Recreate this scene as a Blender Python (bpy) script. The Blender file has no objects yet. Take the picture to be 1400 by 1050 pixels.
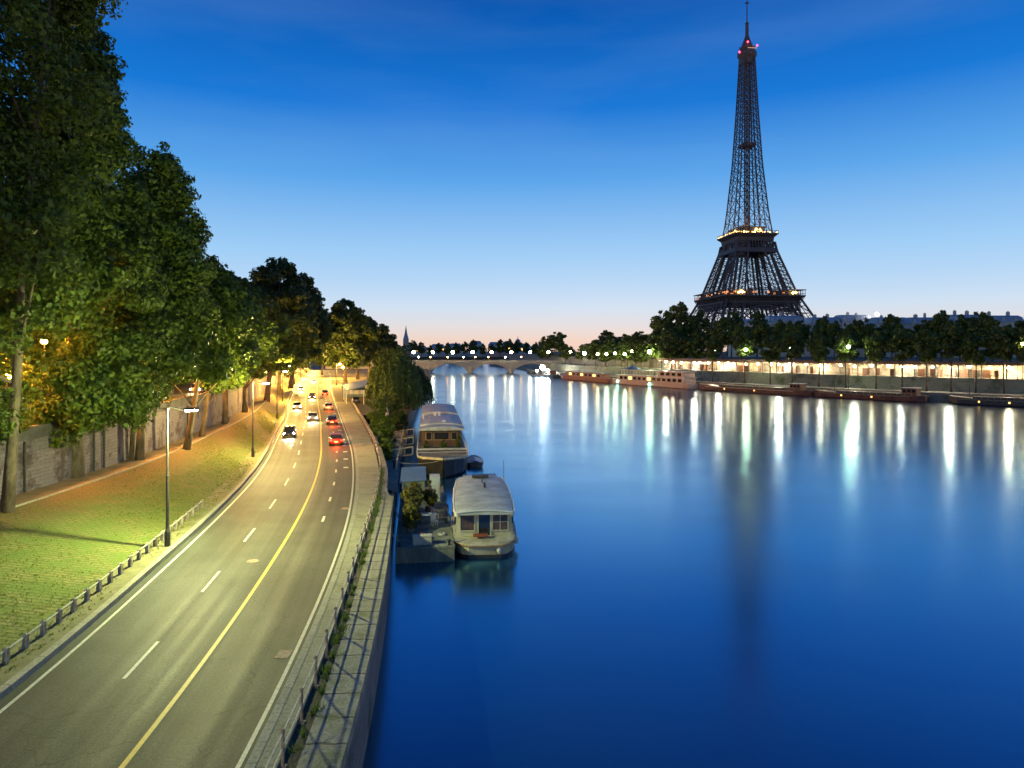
import bpy, math, random
import numpy as np
from mathutils import Vector, Matrix
R_ = math.radians
sc = bpy.context.scene
col = sc.collection
random.seed(7)

# ------------------------------------------------------------------ camera
CAMZ, F, HZ = 12.0, 933.0, 480.0            # metres above the road, focal length and horizon in photo pixels
cd = bpy.data.cameras.new('camera'); cam = bpy.data.objects.new('camera', cd); col.objects.link(cam)
cam.location = (0, 0, CAMZ); cam.rotation_euler = (R_(90), 0, 0)
cd.sensor_width = 36; cd.lens = F / 1400 * 36; cd.shift_y = -45 / 1400
cd.clip_start = 0.5; cd.clip_end = 20000
sc.camera = cam
# ------------------------------------------------------------------ world
def lin(c):
    return tuple((x / 12.92 if x <= .04045 else ((x + .055) / 1.055) ** 2.4) for x in [v / 255 for v in c])
w = bpy.data.worlds.new('World'); sc.world = w; w.use_nodes = True
nt = w.node_tree; nt.nodes.clear(); N = nt.nodes.new; Lk = nt.links.new
out = N('ShaderNodeOutputWorld'); bg = N('ShaderNodeBackground'); tc = N('ShaderNodeTexCoord')
sx = N('ShaderNodeSeparateXYZ'); Lk(tc.outputs['Generated'], sx.inputs[0])
mr = N('ShaderNodeMapRange'); mr.inputs[1].default_value = 0; mr.inputs[2].default_value = .6
Lk(sx.outputs[2], mr.inputs[0])
rp = N('ShaderNodeValToRGB'); Lk(mr.outputs[0], rp.inputs[0])
stops = [(0, (242, 204, 186)), (.016, (239, 213, 198)), (.036, (226, 222, 224)), (.065, (207, 225, 243)), (.1, (182, 215, 246)), (.14, (158, 205, 246)),
         (.24, (92, 166, 235)), (.333, (22, 120, 214)), (.457, (0, 86, 176)), (.6, (0, 60, 134))]
el = rp.color_ramp.elements
while len(el) < len(stops): el.new(.5)
for e, (p, c) in zip(el, stops): e.position = p / .6; e.color = (*lin(c), 1)
mp = N('ShaderNodeMapping'); mp.inputs['Scale'].default_value = (1.1, 1.1, 6); Lk(tc.outputs['Generated'], mp.inputs[0])
nz = N('ShaderNodeTexNoise'); nz.inputs['Scale'].default_value = 1.6; nz.inputs['Detail'].default_value = 5; Lk(mp.outputs[0], nz.inputs[0])
cr = N('ShaderNodeMapRange'); cr.inputs[1].default_value = .5; cr.inputs[2].default_value = .85; cr.inputs[3].default_value = 0; cr.inputs[4].default_value = .13
Lk(nz.outputs[0], cr.inputs[0])
mx = N('ShaderNodeMixRGB'); mx.inputs[2].default_value = (*lin((160, 198, 240)), 1)
Lk(cr.outputs[0], mx.inputs[0]); Lk(rp.outputs[0], mx.inputs[1])
sky = N('ShaderNodeTexSky'); sky.sky_type = 'NISHITA'; sky.sun_disc = False; sky.sun_elevation = R_(1); sky.sun_rotation = R_(8)
ad = N('ShaderNodeMixRGB'); ad.blend_type = 'ADD'; ad.inputs[0].default_value = .002
Lk(mx.outputs[0], ad.inputs[1]); Lk(sky.outputs[0], ad.inputs[2])
Lk(ad.outputs[0], bg.inputs[0]); bg.inputs[1].default_value = 1.0; Lk(bg.outputs[0], out.inputs[0])
sd = bpy.data.lights.new('sun', 'SUN'); sd.energy = .06; sd.angle = R_(25); sd.color = (1, .8, .65)
so = bpy.data.objects.new('sun', sd); col.objects.link(so); so.rotation_euler = (R_(89), 0, R_(180 - 8))
sc.view_settings.view_transform = 'Standard'; sc.view_settings.look = 'None'
sc.view_settings.exposure = 0; sc.view_settings.gamma = 1
sc.render.engine = 'CYCLES'
sc.cycles.use_denoising = True
sc.cycles.max_bounces = 6; sc.cycles.sample_clamp_indirect = 4; sc.cycles.caustics_reflective = False; sc.cycles.caustics_refractive = False

# ------------------------------------------------------------------ helpers
def at(px, py, z=0.0):
    """ground point seen at a photo pixel, at height z"""
    d = (CAMZ - z) * F / (py - HZ)
    return ((px - 700) * d / F, d)

class MB:
    def __init__(s): s.v = []; s.f = []; s.m = []; s.k = 0
    def add(s, vs, fs):
        o = len(s.v); s.v += [tuple(v) for v in vs]; s.f += [tuple(i + o for i in f) for f in fs]; s.m += [s.k] * len(fs); return s
    def box(s, c, d, rz=0, ry=0):
        M = Matrix.Translation(c) @ Matrix.Rotation(rz, 4, 'Z') @ Matrix.Rotation(ry, 4, 'Y')
        h = [x / 2 for x in d]
        vs = [M @ Vector((a * h[0], b * h[1], e * h[2])) for a in (-1, 1) for b in (-1, 1) for e in (-1, 1)]
        return s.add(vs, [(0, 1, 3, 2), (4, 6, 7, 5), (0, 4, 5, 1), (2, 3, 7, 6), (0, 2, 6, 4), (1, 5, 7, 3)])
    def bar(s, p, q, w, h=None):
        p = Vector(p); q = Vector(q); d = q - p
        if d.length < 1e-6: return s
        h = h or w; d.normalize(); up = Vector((0, 0, 1)) if abs(d.z) < .95 else Vector((0, 1, 0))
        a = d.cross(up).normalized() * w / 2; b = a.cross(d).normalized() * h / 2
        vs = [x + i * a + j * b for x in (p, q) for i, j in ((-1, -1), (1, -1), (1, 1), (-1, 1))]
        return s.add(vs, [(3, 2, 1, 0), (4, 5, 6, 7)] + [(i, (i + 1) % 4, 4 + (i + 1) % 4, 4 + i) for i in range(4)])
    def tube(s, pts, rad, n=8, cap=True):
        pts = [Vector(p) for p in pts]; rings = []
        if not hasattr(rad, '__len__'): rad = [rad] * len(pts)
        for i, p in enumerate(pts):
            d = (pts[min(i + 1, len(pts) - 1)] - pts[max(i - 1, 0)]).normalized()
            up = Vector((0, 0, 1)) if abs(d.z) < .9 else Vector((0, 1, 0))
            a = d.cross(up).normalized(); b = a.cross(d).normalized()
            rings.append([p + rad[i] * (math.cos(t) * a + math.sin(t) * b) for t in [2 * math.pi * k / n for k in range(n)]])
        return s.loft(rings, cap)
    def loft(s, rings, cap=True, closed=True):
        n = len(rings[0]); vs = [v for r in rings for v in r]; fs = []
        for i in range(len(rings) - 1):
            for k in range(n if closed else n - 1):
                k2 = (k + 1) % n; fs.append((i * n + k, i * n + k2, (i + 1) * n + k2, (i + 1) * n + k))
        if cap and closed: fs += [tuple(range(n))[::-1], tuple(range((len(rings) - 1) * n, len(rings) * n))]
        return s.add(vs, fs)
    def prism(s, poly, z0, z1):
        n = len(poly)
        return s.loft([[(x, y, z0) for x, y in poly], [(x, y, z1) for x, y in poly]])
    def ball(s, c, r, n=10, m=6, sz=1):
        rings = []
        for i in range(1, m):
            t = math.pi * i / m
            rings.append([(c[0] + r * math.sin(t) * math.cos(2 * math.pi * k / n), c[1] + r * math.sin(t) * math.sin(2 * math.pi * k / n), c[2] - r * sz * math.cos(t)) for k in range(n)])
        return s.loft(rings)
    def lathe(s, prof, c=(0, 0, 0), n=12):
        return s.loft([[(c[0] + r * math.cos(2 * math.pi * k / n), c[1] + r * math.sin(2 * math.pi * k / n), c[2] + z) for k in range(n)] for r, z in prof])

def obj(name, mb, mats, parent=None, loc=None, smooth=False, bevel=0):
    me = bpy.data.meshes.new(name); me.from_pydata(mb.v, [], mb.f)
    if not isinstance(mats, (list, tuple)): mats = [mats]
    for m in mats: me.materials.append(m)
    if any(mb.m): me.polygons.foreach_set('material_index', mb.m)
    import bmesh
    b = bmesh.new(); b.from_mesh(me); bmesh.ops.recalc_face_normals(b, faces=b.faces); b.to_mesh(me); b.free()
    if smooth: me.polygons.foreach_set('use_smooth', [True] * len(me.polygons))
    o = bpy.data.objects.new(name, me); col.objects.link(o)
    if parent: o.parent = parent
    if loc: o.location = loc
    if bevel:
        md = o.modifiers.new('bevel', 'BEVEL'); md.width = bevel; md.segments = 2; md.limit_method = 'ANGLE'
    return o
def tag(o, label, cat, group=None, kind=None):
    if label: o['label'] = label
    if cat: o['category'] = cat
    if group: o['group'] = group
    if kind: o['kind'] = kind
    return o
def thing(name, label, cat, loc, rz=0, group=None):
    o = bpy.data.objects.new(name, None); col.objects.link(o); o.location = loc; o.rotation_euler = (0, 0, rz); o.empty_display_size = .3
    return tag(o, label, cat, group)
def struct(name, mb, mat, smooth=False):
    return tag(obj(name, mb, mat, smooth=smooth), None, None, None, 'structure')
def dup(root, loc, rz=0, label=None, group=None, scale=None):
    r = root.copy(); col.objects.link(r); r.location = loc; r.rotation_euler = (0, 0, rz)
    if label: r['label'] = label
    if group: r['group'] = group
    if scale: r.scale = scale if hasattr(scale, '__len__') else (scale,) * 3
    def kids(src, dst):
        for ch in [o for o in src.children]:
            c = ch.copy(); col.objects.link(c); c.parent = dst; kids(ch, c)
    kids(root, r)
    return r
ORD = ['first', 'second', 'third', 'fourth', 'fifth', 'sixth', 'seventh', 'eighth', 'ninth', 'tenth', 'eleventh', 'twelfth', 'thirteenth', 'fourteenth', 'fifteenth', 'sixteenth', 'seventeenth', 'eighteenth', 'nineteenth', 'twentieth', 'twenty-first', 'twenty-second', 'twenty-third', 'twenty-fourth', 'twenty-fifth', 'twenty-sixth']

# ------------------------------------------------------------------ materials
def mat(name, c, rough=.7, c2=None, scale=3, detail=4, bump=0, bscale=None, metal=0, spec=.5, coord='Object', stretch=None):
    m = bpy.data.materials.new(name); m.use_nodes = True; n = m.node_tree; b = n.nodes['Principled BSDF']
    b.inputs['Roughness'].default_value = rough; b.inputs['Metallic'].default_value = metal; b.inputs['Specular IOR Level'].default_value = spec
    b.inputs['Base Color'].default_value = (*c, 1)
    if c2 or bump:
        t = n.nodes.new('ShaderNodeTexCoord'); src = t.outputs[coord]
        if stretch:
            mp = n.nodes.new('ShaderNodeMapping'); mp.inputs['Scale'].default_value = stretch; n.links.new(src, mp.inputs[0]); src = mp.outputs[0]
        z = n.nodes.new('ShaderNodeTexNoise'); z.inputs['Scale'].default_value = scale; z.inputs['Detail'].default_value = detail; z.inputs['Roughness'].default_value = .6
        n.links.new(src, z.inputs[0])
        if c2:
            r = n.nodes.new('ShaderNodeValToRGB'); r.color_ramp.elements[0].position = .35; r.color_ramp.elements[1].position = .65
            r.color_ramp.elements[0].color = (*c, 1); r.color_ramp.elements[1].color = (*c2, 1)
            n.links.new(z.outputs[0], r.inputs[0]); n.links.new(r.outputs[0], b.inputs['Base Color'])
        if bump:
            z2 = n.nodes.new('ShaderNodeTexNoise'); z2.inputs['Scale'].default_value = bscale or scale * 5; z2.inputs['Detail'].default_value = 3
            n.links.new(src, z2.inputs[0])
            bp = n.nodes.new('ShaderNodeBump'); bp.inputs['Strength'].default_value = bump; bp.inputs['Distance'].default_value = .05
            n.links.new(z2.outputs[0], bp.inputs['Height']); n.links.new(bp.outputs[0], b.inputs['Normal'])
    return m
def emit(name, c, s):
    m = bpy.data.materials.new(name); m.use_nodes = True; b = m.node_tree.nodes['Principled BSDF']
    b.inputs['Base Color'].default_value = (*c, 1); b.inputs['Emission Color'].default_value = (*c, 1); b.inputs['Emission Strength'].default_value = s
    return m
def brickmat(name, c1, c2, mortar, bw, bh, ms=.02, rough=.85, bump=.4, stain=None, coord='UV', stain_scale=.6, offset=.5, lo=.5, hi=.68):
    m = bpy.data.materials.new(name); m.use_nodes = True; n = m.node_tree; b = n.nodes['Principled BSDF']; b.inputs['Roughness'].default_value = rough
    t = n.nodes.new('ShaderNodeTexCoord'); k = n.nodes.new('ShaderNodeTexBrick'); k.offset = offset
    # slight wobble so the courses are not ruled lines
    z0 = n.nodes.new('ShaderNodeTexNoise'); z0.inputs['Scale'].default_value = 1.3; n.links.new(t.outputs[coord], z0.inputs[0])
    va = n.nodes.new('ShaderNodeVectorMath'); va.operation = 'MULTIPLY_ADD'; va.inputs[1].default_value = (.12 * bh * 2,) * 3
    n.links.new(z0.outputs['Color'], va.inputs[0]); n.links.new(t.outputs[coord], va.inputs[2])
    n.links.new(va.outputs[0], k.inputs['Vector'])
    k.inputs['Color1'].default_value = (*c1, 1); k.inputs['Color2'].default_value = (*c2, 1); k.inputs['Mortar'].default_value = (*mortar, 1)
    k.inputs['Scale'].default_value = 1; k.inputs['Brick Width'].default_value = bw; k.inputs['Row Height'].default_value = bh; k.inputs['Mortar Size'].default_value = ms; k.inputs['Mortar Smooth'].default_value = .3
    last = k.outputs['Color']
    z = n.nodes.new('ShaderNodeTexNoise'); z.inputs['Scale'].default_value = stain_scale; z.inputs['Detail'].default_value = 7; z.inputs['Roughness'].default_value = .65
    n.links.new(t.outputs[coord], z.inputs[0])
    if stain:
        r = n.nodes.new('ShaderNodeMapRange'); r.inputs[1].default_value = lo; r.inputs[2].default_value = hi; n.links.new(z.outputs[0], r.inputs[0])
        x = n.nodes.new('ShaderNodeMixRGB'); x.inputs[2].default_value = (*stain, 1); n.links.new(r.outputs[0], x.inputs[0]); n.links.new(last, x.inputs[1]); last = x.outputs[0]
    z3 = n.nodes.new('ShaderNodeTexNoise'); z3.inputs['Scale'].default_value = 9; z3.inputs['Detail'].default_value = 5; n.links.new(t.outputs[coord], z3.inputs[0])
    r3 = n.nodes.new('ShaderNodeMapRange'); r3.inputs[1].default_value = .3; r3.inputs[2].default_value = .7; r3.inputs[3].default_value = .65; r3.inputs[4].default_value = 1.2; n.links.new(z3.outputs[0], r3.inputs[0])
    x3 = n.nodes.new('ShaderNodeVectorMath'); x3.operation = 'SCALE'; n.links.new(last, x3.inputs[0]); n.links.new(r3.outputs[0], x3.inputs['Scale']); last = x3.outputs[0]
    n.links.new(last, b.inputs['Base Color'])
    sb = n.nodes.new('ShaderNodeMath'); sb.operation = 'SUBTRACT'; n.links.new(z3.outputs[0], sb.inputs[0]); n.links.new(k.outputs['Fac'], sb.inputs[1])
    bp = n.nodes.new('ShaderNodeBump'); bp.inputs['Strength'].default_value = bump; bp.inputs['Distance'].default_value = .04
    n.links.new(sb.outputs[0], bp.inputs['Height']); n.links.new(bp.outputs[0], b.inputs['Normal'])
    return m
def leafmat(name, c1, c2, scale=.45, trans=.3):
    m = bpy.data.materials.new(name); m.use_nodes = True; n = m.node_tree; b = n.nodes['Principled BSDF']; o = n.nodes['Material Output']
    t = n.nodes.new('ShaderNodeTexCoord'); z = n.nodes.new('ShaderNodeTexNoise'); z.inputs['Scale'].default_value = scale; z.inputs['Detail'].default_value = 6; z.inputs['Roughness'].default_value = .7
    n.links.new(t.outputs['Object'], z.inputs[0])
    g = n.nodes.new('ShaderNodeNewGeometry'); mi = n.nodes.new('ShaderNodeMath'); mi.operation = 'MULTIPLY_ADD'; mi.inputs[1].default_value = .35
    n.links.new(g.outputs['Random Per Island'], mi.inputs[0]); n.links.new(z.outputs[0], mi.inputs[2])
    r = n.nodes.new('ShaderNodeValToRGB'); r.color_ramp.elements[0].position = .45; r.color_ramp.elements[1].position = .9
    r.color_ramp.elements[0].color = (*c1, 1); r.color_ramp.elements[1].color = (*c2, 1)
    n.links.new(mi.outputs[0], r.inputs[0]); n.links.new(r.outputs[0], b.inputs['Base Color']); b.inputs['Roughness'].default_value = .55; b.inputs['Specular IOR Level'].default_value = .35
    tr = n.nodes.new('ShaderNodeBsdfTranslucent'); n.links.new(r.outputs[0], tr.inputs[0])
    mx = n.nodes.new('ShaderNodeMixShader'); mx.inputs[0].default_value = trans
    n.links.new(b.outputs[0], mx.inputs[1]); n.links.new(tr.outputs[0], mx.inputs[2]); n.links.new(mx.outputs[0], o.inputs['Surface'])
    return m

M = {}
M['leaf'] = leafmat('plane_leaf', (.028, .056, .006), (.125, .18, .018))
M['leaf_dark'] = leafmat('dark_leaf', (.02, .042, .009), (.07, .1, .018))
M['leaf_far'] = leafmat('far_leaf', (.045, .075, .015), (.15, .19, .035), .25)
M['willow'] = leafmat('willow_leaf', (.03, .06, .008), (.11, .16, .025), .6)
M['shrub'] = leafmat('shrub_leaf', (.04, .085, .008), (.13, .19, .02), .8)
M['grass'] = leafmat('grass_blade', (.13, .17, .03), (.25, .26, .06), .5, .4)
M['autumn'] = leafmat('pot_plant_leaf', (.07, .08, .008), (.2, .16, .03), 1.2)
M['bark'] = mat('bark', (.055, .04, .026), .9, (.16, .125, .08), 2.6, 7, .9, 9, stretch=(1, 1, .35))
M['paint_white'] = mat('white_paint', (.74, .73, .69), .4, (.6, .58, .53), 1.5, 6)
M['cream'] = mat('cream_paint', (.64, .6, .44), .5, (.36, .31, .2), 1.6, 9, .1, stretch=(1, 1, .35))
M['grey_roof'] = mat('grey_roof_paint', (.58, .59, .56), .6, (.34, .34, .31), .8, 10, .15)
M['steel_dark'] = mat('dark_steel', (.022, .022, .022), .6, (.045, .04, .036), 3, 4, .1)
M['rail'] = mat('rail_paint', (.5, .48, .42), .5, (.32, .29, .24), 5, 4)
M['rust'] = mat('rusty_steel', (.18, .09, .06), .75, (.34, .26, .2), 6, 5, .3)
M['concrete'] = mat('concrete', (.32, .3, .26), .85, (.2, .185, .155), 2.5, 6, .5)
M['conc_post'] = mat('concrete_post', (.42, .37, .3), .85, (.22, .17, .13), 4, 6, .4)
M['wood'] = mat('brown_wood', (.1, .045, .025), .6, (.17, .08, .045), 4, 5, .2, stretch=(1, 1, 6))
M['woodlight'] = mat('light_wood', (.3, .17, .08), .6, (.4, .24, .12), 4, 5)
M['hull_black'] = mat('black_hull', (.018, .019, .022), .4, (.035, .033, .033), 1.5, 5)
M['hull_red'] = mat('dark_red_hull', (.055, .014, .015), .5, (.12, .045, .035), .5, 9)
M['hull_pink'] = mat('pale_hull', (.55, .36, .3), .5, (.46, .29, .24), .5, 5)
M['hull_grey'] = mat('grey_green_hull', (.1, .12, .085), .7, (.24, .24, .17), 1.8, 9, .3, stretch=(1, 1, .3))
M['deck'] = mat('weathered_deck', (.27, .27, .2), .8, (.1, .105, .08), .9, 10, .4)
M['glass'] = mat('dark_glass', (.02, .022, .025), .08, spec=.7)
M['glass_brown'] = mat('curtained_glass', (.12, .075, .055), .15, (.06, .035, .03), 1.5, 3)
M['blue_tarp'] = mat('blue_tarp', (.045, .15, .34), .55, (.07, .2, .4), 2, 5, .3)
M['blue_paint'] = mat('blue_paint', (.01, .05, .2), .4, (.02, .07, .25), 2, 4)
M['slate_blue'] = mat('slate_blue_sheet', (.09, .15, .24), .5, (.13, .2, .3), 1, 5)
M['red'] = mat('red_plastic', (.5, .05, .03), .5)
M['rubber'] = mat('rubber', (.02, .02, .02), .8)
M['alloy'] = mat('alloy', (.5, .5, .5), .3, metal=.9)
M['iron'] = mat('tower_iron', (.05, .046, .047), .6, (.075, .064, .06), .1, 4)
M['stone'] = mat('pale_stone', (.42, .38, .3), .8, (.32, .29, .23), .4, 6, .2)
M['facade'] = mat('facade_stone', (.5, .47, .4), .8, (.4, .37, .32), .25, 6)
M['zinc'] = mat('zinc_roof', (.24, .27, .32), .45, (.32, .35, .39), .3, 5)
M['soil'] = mat('soil', (.05, .045, .03), .95, (.1, .085, .055), 2, 6, .6)
M['ground'] = mat('park_ground', (.06, .055, .04), .95, (.1, .09, .06), .05, 6)
M['sodium'] = emit('sodium_lamp', (1, .36, .035), 3000)
M['sodium_far'] = emit('sodium_lamp_far', (1, .42, .06), 4200)
M['amber'] = emit('amber_lamp', (1, .5, .1), 60)
M['lampwhite'] = emit('lamp_white', (1, .95, .62), 90)
M['lampwarm'] = emit('lamp_warm', (1, .8, .38), 130)
M['lampgreen'] = emit('lamp_greenish', (.85, 1, .5), 190)
M['flood'] = emit('flood_white', (1, .98, .92), 160)
M['gallery'] = emit('gallery_lamp', (1, .8, .46), 75)
M['quaylamp'] = emit('quay_lamp', (.85, 1, .55), 260)
M['gold'] = emit('warm_window', (1, .5, .12), 5)
M['goldfaint'] = emit('faint_window', (1, .55, .25), .6)
M['golddim'] = emit('dim_window', (1, .35, .12), 1.2)
M['goldhot'] = emit('warm_spot', (1, .62, .2), 16)
M['redlamp'] = emit('red_lamp', (1, .03, .08), 12)
M['head'] = emit('headlight', (1, .93, .7), 150)
M['tail'] = emit('tail_light', (1, .03, .01), 14)

def pl(name, loc, power, c, parent=None, r=.15, spot=None, rot=None):
    d = bpy.data.lights.new(name, 'SPOT' if spot else 'POINT'); d.energy = power; d.color = c; d.shadow_soft_size = r
    if spot: d.spot_size = R_(spot); d.spot_blend = .7
    o = bpy.data.objects.new(name, d); col.objects.link(o); o.location = loc
    if rot: o.rotation_euler = rot
    if parent: o.parent = parent
    return o

# ------------------------------------------------------------------ the lines of the place (x as a function of the distance y)
def curve(pts):
    ys = np.array([p[0] for p in pts], float); xs = np.array([p[1] for p in pts], float)
    g = np.arange(ys[0], ys[-1] + .5, 1.0); v = np.interp(g, ys, xs)
    s = v.copy()
    for _ in range(3):
        p = np.pad(s, 4, mode='edge'); p[:4] = s[0] - (s[1] - s[0]) * np.arange(4, 0, -1); p[-4:] = s[-1] + (s[-1] - s[-2]) * np.arange(1, 5)
        s = np.convolve(p, np.ones(9) / 9, 'valid')
    return lambda y: float(np.interp(y, g, s))
LX = curve([(-40, -13.6), (10, -16.2), (22.9, -17.2), (31.4, -18.4), (40, -19.9), (44.8, -20.6), (62, -23.9), (76, -27.4), (93, -32.3), (120, -39.8), (162, -53), (243, -77), (430, -125), (700, -210), (900, -285)])
RX = curve([(-40, -5.5), (10, -7), (20.2, -7.6), (29.2, -8.6), (34.3, -9.2), (41, -10.2), (47.6, -11.2), (59, -13.5), (68.7, -15.7), (83.6, -19.4), (108.7, -26.6), (145, -37), (187, -49), (243, -64.5), (350, -93), (509, -139), (700, -200), (900, -275)])
QX = curve([(-40, -2.6), (20, -4.85), (29.2, -5.8), (39.4, -7.1), (50, -8.8), (58, -10), (66, -11.2), (80, -13.2), (96, -15.4), (115, -18), (133, -20), (200, -27), (311, -37), (400, -48), (466, -60), (600, -95), (900, -190)])
WX = curve([(-40, -36), (40, -36), (55, -36.2), (66, -37), (77, -38.8), (98, -42.5), (118, -47), (160, -59), (243, -83), (430, -131), (700, -216), (900, -291)])
RAILX = curve([(-40, -4.4), (20, -6.5), (30, -7.6), (41, -9.05), (48, -9.9), (56, -11.1), (65.5, -12.5), (85, -17), (115, -25.2), (140, -32.2), (160, -38)])
def ribbon(name, fa, fb, za, zb, y0, y1, m, step=2.0, n=1, kind='structure', drop=None):
    ys = [y0]
    while ys[-1] < y1: ys.append(min(y1, ys[-1] + max(step, ys[-1] * .02)))
    v = []; f = []; uv = []
    for y in ys:
        a, b = fa(y), fb(y)
        for i in range(n + 1):
            t = i / n; v.append((a + (b - a) * t, y, za + (zb - za) * t)); uv.append(((b - a) * t, y))
    for j in range(len(ys) - 1):
        for i in range(n): q = j * (n + 1) + i; f.append((q, q + 1, q + n + 2, q + n + 1))
    me = bpy.data.meshes.new(name); me.from_pydata(v, [], f); me.materials.append(m)
    ul = me.uv_layers.new(name='UVMap')
    for l in me.loops: ul.data[l.index].uv = uv[l.vertex_index]
    o = bpy.data.objects.new(name, me); col.objects.link(o)
    if kind: o['kind'] = kind
    return o
def wallstrip(name, fx, z0, z1, y0, y1, m, thick=.5, side=-1, step=2.0, kind='structure', zf=None):
    """upright wall following fx, face on fx, body going to side*thick; uv = (length, height)"""
    ys = [y0]
    while ys[-1] < y1: ys.append(min(y1, ys[-1] + max(step, ys[-1] * .02)))
    v = []; f = []; uv = []; s = 0; px = None
    for y in ys:
        x = fx(y)
        if px: s += math.hypot(x - px[0], y - px[1])
        px = (x, y); t = side * thick
        v += [(x, y, z0), (x, y, z1), (x + t, y, z1), (x + t, y, z0)]; uv += [(s, 0), (s, z1 - z0), (s, z1 - z0 + thick), (s, 0)]
    for j in range(len(ys) - 1):
        a = 4 * j; f += [(a, a + 4, a + 5, a + 1), (a + 1, a + 5, a + 6, a + 2), (a + 2, a + 6, a + 7, a + 3)]
    f += [(0, 1, 2, 3), tuple(len(v) - 4 + i for i in (3, 2, 1, 0))]
    me = bpy.data.meshes.new(name); me.from_pydata(v, [], f); me.materials.append(m)
    ul = me.uv_layers.new(name='UVMap')
    for l in me.loops: ul.data[l.index].uv = uv[l.vertex_index]
    o = bpy.data.objects.new(name, me); col.objects.link(o)
    if kind: o['kind'] = kind
    return o
# ------------------------------------------------------------------ water
def water_material():
    m = bpy.data.materials.new('river_water'); m.use_nodes = True; n = m.node_tree; b = n.nodes['Principled BSDF']
    b.inputs['Base Color'].default_value = (.001, .018, .055, 1); b.inputs['Roughness'].default_value = .17; b.inputs['IOR'].default_value = 1.6
    t = n.nodes.new('ShaderNodeTexCoord'); mp = n.nodes.new('ShaderNodeMapping'); mp.inputs['Scale'].default_value = (.05, .12, 1); n.links.new(t.outputs['Object'], mp.inputs[0])
    z = n.nodes.new('ShaderNodeTexNoise'); z.inputs['Scale'].default_value = 1; z.inputs['Detail'].default_value = 3; n.links.new(mp.outputs[0], z.inputs[0])
    r = n.nodes.new('ShaderNodeMapRange'); r.inputs[1].default_value = .3; r.inputs[2].default_value = .7; r.inputs[3].default_value = .18; r.inputs[4].default_value = .22
    n.links.new(z.outputs[0], r.inputs[0]); n.links.new(r.outputs[0], b.inputs['Roughness'])
    bp = n.nodes.new('ShaderNodeBump'); bp.inputs['Strength'].default_value = .1; bp.inputs['Distance'].default_value = .08
    n.links.new(z.outputs[0], bp.inputs['Height']); n.links.new(bp.outputs[0], b.inputs['Normal'])
    g = n.nodes.new('ShaderNodeBsdfGlossy'); g.inputs['Color'].default_value = (.1, .64, 1, 1); n.links.new(r.outputs[0], g.inputs['Roughness']); n.links.new(bp.outputs[0], g.inputs['Normal'])
    mx = n.nodes.new('ShaderNodeMixShader'); lw = n.nodes.new('ShaderNodeLayerWeight'); lr = n.nodes.new('ShaderNodeValToRGB'); n.links.new(lw.outputs['Facing'], lr.inputs[0]); n.links.new(lr.outputs[0], mx.inputs[0])
    ce = lr.color_ramp.elements; ce[0].position = .45; ce[0].color = (.22, .22, .22, 1); ce[1].position = .94; ce[1].color = (.12, .12, .12, 1)
    for p_, v_ in ((.74, .46), (.86, .36)): e_ = ce.new(p_); e_.color = (v_, v_, v_, 1)
    o = n.nodes['Material Output']
    n.links.new(b.outputs[0], mx.inputs[1]); n.links.new(g.outputs[0], mx.inputs[2]); n.links.new(mx.outputs[0], o.inputs['Surface'])
    return m
WZ = -3.0
struct('water', MB().add([(-900, -60, WZ), (900, -60, WZ), (900, 1000, WZ), (-900, 1000, WZ)], [(0, 1, 2, 3)]), water_material())
# ------------------------------------------------------------------ right bank line (moored boats), offset outwards
BP = [(330, 60), (230, 115), (165, 158), (130, 187), (110, 206), (90, 234), (71, 264), (52, 298), (36, 333), (24, 370), (15, 410), (10, 466), (0, 560), (-30, 680), (-80, 800)]
_b = np.array(BP, float); _s = np.concatenate([[0], np.cumsum(np.hypot(*np.diff(_b, axis=0).T))])
_g = np.arange(0, _s[-1], 2.0); _bx = np.interp(_g, _s, _b[:, 0]); _by = np.interp(_g, _s, _b[:, 1])
for _ in range(3):
    for a in (_bx, _by):
        p = np.pad(a, 7, mode='reflect', reflect_type='odd'); a[:] = np.convolve(p, np.ones(15) / 15, 'valid')
_dx = np.gradient(_bx); _dy = np.gradient(_by); _l = np.hypot(_dx, _dy); _tx, _ty = _dx / _l, _dy / _l
def bank(s, d):
    """point at run length s along the right bank, d metres inland, and the run direction"""
    x = np.interp(s, _g, _bx); y = np.interp(s, _g, _by); tx = np.interp(s, _g, _tx); ty = np.interp(s, _g, _ty)
    return float(x + ty * d), float(y - tx * d), math.atan2(ty, tx)
def bank_at(px, d):
    """run length whose point d inland is seen at column px"""
    ss = np.arange(60, 720, .5); best = min(ss, key=lambda s: abs((lambda p: p[0] / p[1] * F + 700)(bank(s, d)) - px)); return float(best)
def bankstrip(name, d0, z0, d1, z1, s0, s1, m, step=4, kind='structure'):
    v = []; f = []; uv = []; ss = np.arange(s0, s1 + .1, step)
    L = math.hypot(d1 - d0, z1 - z0)
    for s in ss:
        a = bank(s, d0); b = bank(s, d1); v += [(a[0], a[1], z0), (b[0], b[1], z1)]; uv += [(s, 0), (s, L)]
    for j in range(len(ss) - 1): f.append((2 * j, 2 * j + 1, 2 * j + 3, 2 * j + 2))
    me = bpy.data.meshes.new(name); me.from_pydata(v, [], f); me.materials.append(m)
    ul = me.uv_layers.new(name='UVMap')
    for l in me.loops: ul.data[l.index].uv = uv[l.vertex_index]
    o = bpy.data.objects.new(name, me); col.objects.link(o)
    if kind: o['kind'] = kind
    return o
M['quay_stone'] = brickmat('quay_stone', (.3, .275, .22), (.24, .22, .17), (.1, .09, .07), 1.6, .55, .03, stain=(.09, .1, .05), stain_scale=.25)
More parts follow.
